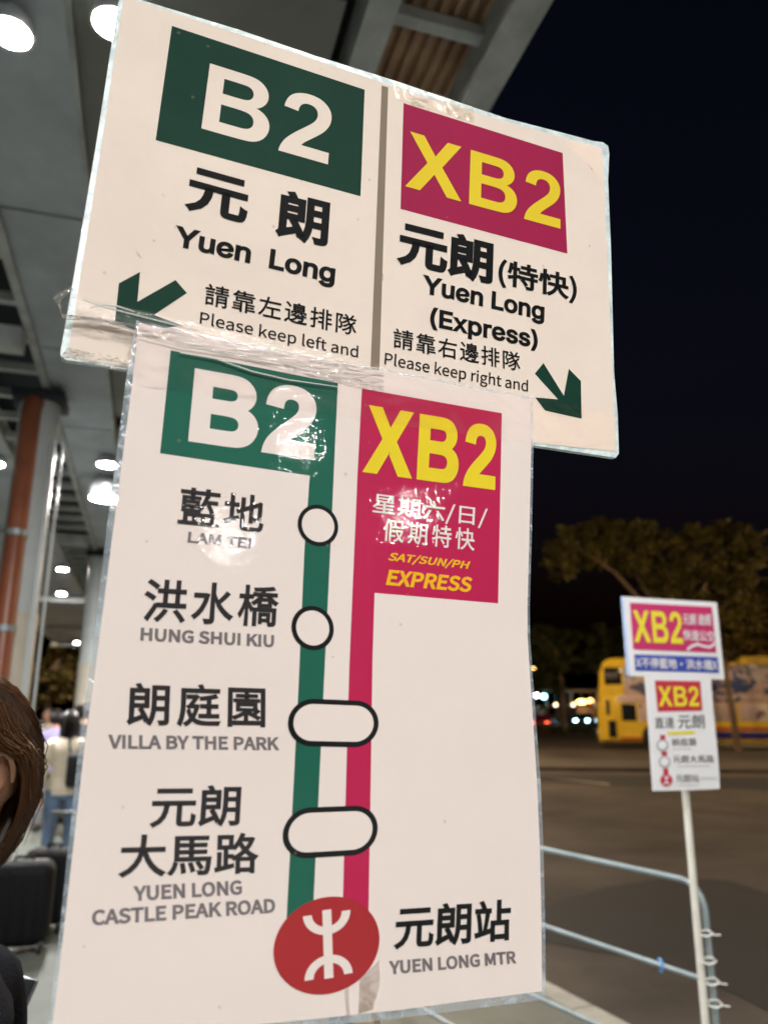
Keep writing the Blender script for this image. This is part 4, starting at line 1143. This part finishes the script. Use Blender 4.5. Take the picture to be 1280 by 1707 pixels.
def hair_into(mb, c, s, Rm, length, open_ang, rnd, strands=260, thick=.016, r0=.0022, flare=0., wav=.006):
    """shell from crown down to the given length, plus loose strands over it"""
    nA, nT = 40, 22
    def pos(a, t, grow=0.):
        # a: angle round the head (0 = face, pi = back); t: 0 crown .. 1 tips
        top = .62; gx, gy, gz = (.074 * s + thick + grow), (.096 * s + thick + grow), (.118 * s + thick + grow)
        if t < top:
            th = t / top * math.pi * .5; x = math.sin(th) * math.sin(a) * gx; y = math.sin(th) * math.cos(a) * gy; z = math.cos(th) * gz
        else:
            q = (t - top) / (1 - top); nar = 1 - .06 * q + flare * math.sin(q * math.pi) - .55 * max(0, q - .35) ** 1.5
            x = math.sin(a) * gx * nar; y = math.cos(a) * gy * (nar - .05 * q); z = -q * length
        return Vector((x, y, z))
    def open_at(t):
        # closed over the brow and temples, drawn back behind the ears further down
        q = max(0., min(1., (t - .22) / .12)); u = max(0., min(1., (t - .47) / .12))
        return min(open_ang, 1.15) * q + max(0., open_ang - 1.15) * u
    vs = []; 
    for j in range(nT + 1):
        for i in range(nA + 1):
            t = j / nT; oa = open_at(t); a = oa + (2 * math.pi - 2 * oa) * i / nA
            p = pos(a, t); nz = mnoise.noise((a * 9, t * 2.5, s)) * .006 + mnoise.noise((a * 30, t * 3, 2)) * .003
            p += Vector((p.x, p.y, 0)).normalized() * nz if p.length > 0 and (abs(p.x) + abs(p.y)) > 1e-5 else Vector()
            vs.append(Vector(c) + Rm @ p)
    mb.add(vs, [(j * (nA + 1) + i, (j + 1) * (nA + 1) + i, (j + 1) * (nA + 1) + i + 1, j * (nA + 1) + i + 1) for j in range(nT) for i in range(nA)], True)
    for _ in range(strands):
        f_ = rnd.random(); ph = rnd.uniform(0, 6); g = rnd.uniform(.0, .006); e = rnd.uniform(.82, 1.06); amp = rnd.uniform(.2, 1) * wav
        pts = [Vector(c) + Rm @ (pos(open_at(t) + (2 * math.pi - 2 * open_at(t)) * f_ + amp * 4 * math.sin(ph + t * 5), t, g + amp * .5 * abs(math.sin(ph + t * 4)) + (.010 * rnd.random() if t > .95 else 0))) for t in [.04 + e * .95 * k / 11 for k in range(12)]]
        if _ % 9 == 0: pts = [p + Rm @ Vector((rnd.gauss(0, .0014), rnd.gauss(0, .0014), 0)) * k * .3 for k, p in enumerate(pts)]
        mb.tube(pts, [r0 * .6] + [r0] * 9 + [r0 * .7, r0 * .3], 4, False)
M_eye = mat('eye_white', (.75, .73, .70), .2); M_iris = mat('iris_dark', (.03, .018, .01), .15); M_lip = mat('lip', (.38, .13, .11), .4)
M_skin = mat('skin', (.50, .26, .16), .5, var=.14, vscale=38, bump=.25, bscale=320, bdist=.001)
def person(loc, h, rz, label, top, bottom, haircol, hair_len, pose='stand', seed=1, head_yaw=0., head_tilt=0., group=None, sleeve_long=False, strands=160, hair_open=1.15, r0=.0022, shoe=None, flare=.02, head_off=(0, 0, 0), drop=0., thick=.016):
    rnd = random.Random(seed); s = h / 1.68
    P_ = thing('person', label, 'person', loc, rz, group)
    V = lambda x, y, z: Vector((x, y, z)) * s
    J = {}; B = []
    J['pelvis'] = (V(0, 0, .94), .10 * s); J['waist'] = (V(0, .01, 1.08), .09 * s); J['chest'] = (V(0, .0, 1.25), .095 * s)
    J['collar'] = (V(0, -.01, 1.375 - drop * .8), .052 * s); J['neck'] = (V(head_off[0] * .5, .005, 1.45 - drop * .2), (.05 * s, .05 * s)); J['skull'] = (V(head_off[0], .02, 1.53), (.055 * s, .06 * s))
    B += [('pelvis', 'waist'), ('waist', 'chest'), ('chest', 'collar'), ('collar', 'neck'), ('neck', 'skull')]
    arms = {}
    for sd, n in ((-1, 'l'), (1, 'r')):
        sh = V(sd * .165, -.01, 1.345 - drop)
        if pose == 'phone':
            el = V(sd * .215, .03, 1.08); wr = V(sd * .06 if sd > 0 else sd * .07, .27, 1.0)
        elif pose == 'bag' and sd > 0: el = V(sd * .24, -.03, 1.08); wr = V(sd * .2, .12, .98)
        else: el = V(sd * .225, -.02, 1.07); wr = V(sd * .235, .06, .84)
        J[n + 'sh'] = (sh - V(0, 0, .015), .046 * s); J[n + 'up'] = (sh * .5 + el * .5, .047 * s); J[n + 'el'] = (el, .040 * s); J[n + 'fo'] = (el * .55 + wr * .45, .036 * s); J[n + 'wrist'] = (wr, .025 * s)
        B += [('collar', n + 'sh'), (n + 'sh', n + 'up'), (n + 'up', n + 'el'), (n + 'el', n + 'fo'), (n + 'fo', n + 'wrist')]
        d = (wr - el).normalized()
        if pose == 'phone': d = Vector((-sd * .25, .8, .45)).normalized()
        sdv = Vector((-sd, 0, 0)) if pose != 'phone' else Vector((0, -.8, .6)).normalized()
        if pose != 'phone': sdv = Vector((0, 1, 0)) - d * d.y; sdv.normalize()
        pal = d.cross(sdv).normalized() * (1 if sd > 0 else -1)
        if pal.x * sd > 0: pal = -pal
        hand_joints(J, B, wr, d, sdv, pal, n, .6 if pose == 'phone' else .35)
        arms[n] = (sh, el, wr)
        hip = V(sd * .09, 0, .88); kn = V(sd * .105, .03 if sd > 0 else .0, .49); an = V(sd * .11, -.02 if sd > 0 else -.04, .085); toe = an + V(sd * .02, .15, -.05)
        J[n + 'hip'] = (hip, .088 * s); J[n + 'th'] = (hip * .5 + kn * .5, .075 * s); J[n + 'kn'] = (kn, .055 * s); J[n + 'ca'] = (kn * .6 + an * .4, .055 * s); J[n + 'an'] = (an, .038 * s); J[n + 'toe'] = (toe, (.042 * s, .03 * s))
        B += [('pelvis', n + 'hip'), (n + 'hip', n + 'th'), (n + 'th', n + 'kn'), (n + 'kn', n + 'ca'), (n + 'ca', n + 'an'), (n + 'an', n + 'toe')]
    mb = MB(); v, f = skin_mesh(J, B); mb.add(v, f, True)
    hc = V(0, .03, 1.575) + V(*head_off)
    Rm = head_into(mb, hc, s, head_yaw, head_tilt)
    mb.build('body', M_skin, P_)
    H_ = lambda x, y, z: hc + Rm @ (Vector((x, y, z)) * s)
    for sx in (-1, 1):
        m = MB(); m.ball(H_(sx * .030, .0715, .016), (.0115 * s, .0125 * s, .008 * s), 12, 8); m.build('eye', M_eye, P_)
        m = MB(); m.ball(H_(sx * .030, .0785, .016), .0050 * s, 10, 6); m.build('iris', M_iris, P_)
        m = MB(); m.tube([H_(sx * .014, .090, .036), H_(sx * .030, .088, .042), H_(sx * .048, .076, .037)], [.002 * s, .0032 * s, .0015 * s], 6); m.build('eyebrow', haircol, P_)
    m = MB(); m.tube([H_(-.022, .080, -.060), H_(-.010, .088, -.057), H_(0, .0895, -.059), H_(.010, .088, -.057), H_(.022, .080, -.060)], [.002 * s, .0045 * s, .0052 * s, .0045 * s, .002 * s], 8); m.build('lips', M_lip, P_)
    # clothing follows the same joints, a little larger
    def loft(mb, rings, seg=28):
        # closed stack of ellipses, softly wrinkled like cloth
        vs = []
        for i, (c, rx, ry) in enumerate(rings):
            for k in range(seg):
                an = 2 * math.pi * k / seg; w = 1 + .035 * mnoise.noise((math.cos(an) * 2.2, math.sin(an) * 2.2, i * .9 + seed))
                vs.append(V(*c) + Vector((math.cos(an) * rx * s * w, math.sin(an) * ry * s * w, .004 * mnoise.noise((k, i, seed)))))
        nR = len(rings)
        fs = [(i * seg + k, i * seg + (k + 1) % seg, (i + 1) * seg + (k + 1) % seg, (i + 1) * seg + k) for i in range(nR - 1) for k in range(seg)]
        fs += [tuple(reversed(range(seg))), tuple((nR - 1) * seg + k for k in range(seg))]
        mb.add(vs, fs, True)
    def smooth_path(pts, rad, n=5):
        P, Rr = [], []
        for i in range(len(pts) - 1):
            p0, p1, p2, p3 = pts[max(i - 1, 0)], pts[i], pts[i + 1], pts[min(i + 2, len(pts) - 1)]
            for k in range(n):
                u = k / n
                P.append(.5 * ((2 * p1) + (p2 - p0) * u + (2 * p0 - 5 * p1 + 4 * p2 - p3) * u * u + (3 * p1 - p0 - 3 * p2 + p3) * u ** 3)); Rr.append(rad[i] * (1 - u) + rad[i + 1] * u)
        return P + [pts[-1]], [r * (1 + .05 * mnoise.noise((j * .8, seed, r * 9))) for j, r in enumerate(Rr + [rad[-1]])]
    hx = head_off[0] * .35
    m = MB()
    loft(m, [((0, 0, .83), .160, .118), ((0, 0, .86), .168, .124), ((0, 0, .93), .170, .126), ((0, .005, 1.02), .152, .116), ((0, .01, 1.10), .146, .112), ((0, .005, 1.19), .162, .120),
             ((0, 0, 1.27 - drop * .4), .174, .122), ((0, -.005, 1.325 - drop * .8), .180, .108), ((0, -.01, 1.365 - drop), .165, .088), ((hx * .5, -.01, 1.40 - drop * .9), .120, .076), ((hx, -.006, 1.425 - drop * .7), .082, .068), ((hx, -.002, 1.44 - drop * .6), .064, .062), ((hx, -.002, 1.436 - drop * .6), .056, .055)])
    for n in 'lr':
        sh, el, wr = arms[n]; sd = -1 if n == 'l' else 1
        a0 = sh + V(-sd * .055, 0, -.012)
        pts, rd = [a0, sh + V(0, 0, -.008), sh * .5 + el * .5], [.070 * s, .068 * s, .063 * s]
        if sleeve_long: pts += [el, el * .5 + wr * .5, el * .1 + wr * .9]; rd += [.052 * s, .046 * s, .038 * s]
        m.tube(*smooth_path(pts, rd), 18)
    m.build('shirt', top, P_)
    m = MB()
    loft(m, [((0, 0, .79), .150, .110), ((0, 0, .84), .158, .114), ((0, 0, .92), .158, .116), ((0, 0, .98), .148, .110)])
    for n in 'lr':
        pts = [J[n + k][0] for k in ('hip', 'th', 'kn', 'ca')] + [J[n + 'an'][0] + V(0, 0, .02)]
        m.tube(*smooth_path(pts, [.092 * s, .086 * s, .068 * s, .064 * s, .058 * s]), 18)
    m.build('trousers', bottom, P_)
    for n in 'lr':
        m = MB(); a = J[n + 'an'][0]; m.rbox(a + V(0, .055, -.045), (.085 * s, .26 * s, .07 * s), .025, 3); m.build('shoe', shoe or M_bk, P_)
    m = MB(); hair_into(m, hc, s, Rm, hair_len, hair_open, rnd, strands, thick, r0, flare); m.build('hair', haircol, P_)
    return P_, J, hc, Rm
M_hairA = mat('brown_hair', (.088, .038, .016), .42, var=.5, vscale=30, stretch=(1, 1, .12))
M_hairB = mat('black_hair', (.012, .009, .008), .4, var=.3, vscale=30)
M_tnavy = mat('navy_cloth', (.0035, .0045, .008), .9, spec=.1, var=.2, vscale=30, bump=.3, bscale=220)
M_twhite = mat('white_cloth', (.78, .68, .54), .85, var=.12, vscale=6, bump=.4, bscale=14)
M_tlav = mat('lavender_cloth', (.34, .30, .52), .85, var=.1, vscale=6)
M_tblk = mat('black_cloth', (.014, .014, .016), .85, var=.2, vscale=10)
M_jean = mat('blue_denim', (.13, .20, .32), .85, var=.4, vscale=8, bump=.3, bscale=30)
M_grey = mat('grey_cloth', (.16, .16, .17), .85, var=.2, vscale=8)
# the person in the left foreground, facing away and looking left
person((-.632, 1.15, 0), 1.66, R(90), 'person with brown hair and navy top, cut by the left photo edge', M_tnavy, M_grey, M_hairA, .125, 'stand', 4, R(64), R(6), None, True, 1700, 1.9, .0008, None, .02, (-.01, -.056, .012), .088, .019)
qp = at_y(50, 1648, 1.62)
person((qp.x - .52, qp.y + .10, 0), 1.68, R(-94), 'person mostly outside the left photo edge, holding a phone', M_tblk, M_jean, M_hairB, .06, 'phone', 9, 0., R(18), None, True, hair_open=1.3)
ph = thing('smartphone', 'dark smartphone with a bright edge showing behind the navy shoulder at the bottom left', 'phone', qp - Vector((.048, 0, .050)), R(10))
M_ph = mat('phone_black', (.015, .016, .018), .15); M_phe = mat('phone_frame', (.55, .6, .62), .2, metal=.9)
tl = Matrix.Rotation(R(16), 3, 'Y') @ Matrix.Rotation(R(-35), 3, 'X')
m = MB(); m.rbox((0, 0, 0), (.074, .009, .150), .004, 3); m.v = [tuple(tl @ Vector(v)) for v in m.v]; m.build('frame', M_phe, ph)
m = MB(); m.rbox((0, .0, 0), (.069, .0105, .147), .004, 3); m.v = [tuple(tl @ Vector(v)) for v in m.v]; m.build('screen', M_ph, ph)
# the queue
QG = 'people queueing under the canopy'
def stand_at(px, py): 
    g = at_z(px, py, 0); return (g.x, g.y, 0)
person(stand_at(92, 1462), 1.62, R(20), 'person in white top and pale blue jeans with long dark hair in the queue', M_twhite, M_jean, M_hairB, .34, 'bag', 5, 0., 0., QG, True)
person(stand_at(140, 1452), 1.66, R(-15), 'person in black standing beside the white topped person, at the edge of the big sign', M_tblk, M_tblk, M_hairB, .10, 'stand', 6, 0., 0., QG, True, hair_open=1.3)
person(stand_at(75, 1385), 1.64, R(10), 'person in lavender shirt further up the queue', M_tlav, M_grey, M_hairB, .08, 'stand', 7, 0., 0., QG, hair_open=1.3)
person(stand_at(66, 1348), 1.66, R(160), 'small far person in a pale top facing the viewer, left end of the queue', M_twhite, M_grey, M_hairB, .05, 'stand', 21, 0., 0., QG, hair_open=1.2, strands=40)
person(stand_at(98, 1335), 1.60, R(15), 'small far person in grey further up the queue, under the trees', M_grey, M_jean, M_hairB, .2, 'stand', 22, 0., 0., QG, strands=40)
person(stand_at(128, 1400), 1.72, R(40), 'tall person in black at mid queue next to the big sign edge', M_tblk, M_jean, M_hairB, .05, 'stand', 23, R(20), 0., QG, True, hair_open=1.3, strands=40)
person(stand_at(112, 1372), 1.70, R(-20), 'dark dressed person far up the queue behind the white topped person', M_tblk, M_grey, M_hairB, .08, 'stand', 8, R(30), 0., QG, hair_open=1.3)
# shoulder bag of the white-topped person
g = Vector(stand_at(102, 1462))
bag = thing('shoulder_bag', 'black shoulder bag hanging at the side of the white topped person', 'bag', g + Vector((.16, -.13, .88)), R(15))
m = MB(); m.rbox((0, 0, .17), (.30, .13, .34), .045, 3); m.build('pouch', M_tblk, bag)
m = MB(); m.tube([(-.12, 0, .33), (-.16, .05, .45), (-.14, .12, .53), (-.02, .14, .50), (.10, .04, .40), (.12, 0, .33)], .012, 8); m.build('strap', M_tblk, bag)
# suitcases
M_case = mat('suitcase_shell', (.006, .006, .007), .7, spec=.2, var=.2, vscale=6, bump=.2, bscale=120)
M_caseg = mat('suitcase_trim', (.10, .11, .11), .4)
def suitcase(px, py, rz, w, d, h, label, handle):
    g = at_z(px, py, 0)
    c = thing('suitcase', label, 'suitcase', (g.x, g.y, 0), rz, 'suitcases in the queue')
    m = MB(); m.rbox((0, 0, .05 + h / 2), (w, d, h), .085, 5); m.build('shell', M_case, c)
    for k in (-.3, -.1, .1, .3):
        m = MB(); m.rbox((k * w, -d / 2 - .004, .05 + h / 2), (.02, .012, h * .8), .004); m.build('rib', M_case, c)
    m = MB(); m.rbox((0, 0, .05 + h / 2), (w - .10, .014, h + .006), .004, 2); m.build('zip_band', M_caseg, c)
    for sx in (-1, 1):
        for sy in (-1, 1):
            wo = bpy.data.objects.new('wheel', None); COL.objects.link(wo); wo.parent = c; wo.location = (sx * (w / 2 - .05), sy * (d / 2 - .05), .035)
            M = Matrix(((0, 0, 1), (1, 0, 0), (0, 1, 0)))
            m = MB(); m.lathe([(.012, -.014), (.032, -.014), (.035, 0), (.032, .014), (.012, .014)], (0, 0, 0), 16, M); m.build('tyre', M_bk, wo)
            m = MB(); m.lathe([(.02, -.01), (.02, .01), (.001, .012)], (0, 0, 0), 10, M); m.box((0, 0, .03), (.03, .03, .03)); m.build('caster', M_caseg, wo)
    m = MB(); m.tube([(-.06, 0, h + .05), (-.06, 0, h + .075), (.06, 0, h + .075), (.06, 0, h + .05)], .011, 8); m.build('carry_handle', M_case, c)
    if handle:
        m = MB(); m.tube([(-.09, d / 2 - .06, h), (-.09, d / 2 - .06, h + handle)], .009, 8); m.tube([(.09, d / 2 - .06, h), (.09, d / 2 - .06, h + handle)], .009, 8); m.rbox((0, d / 2 - .06, h + handle), (.22, .03, .03), .01); m.build('pull_handle', M_caseg, c)
    return c
suitcase(24, 1588, R(18), .44, .28, .55, 'large black wheeled suitcase behind the brown haired person, nearer of the two', 0)
suitcase(78, 1549, R(-12), .42, .27, .54, 'black wheeled suitcase with raised handle, farther of the two', .3)
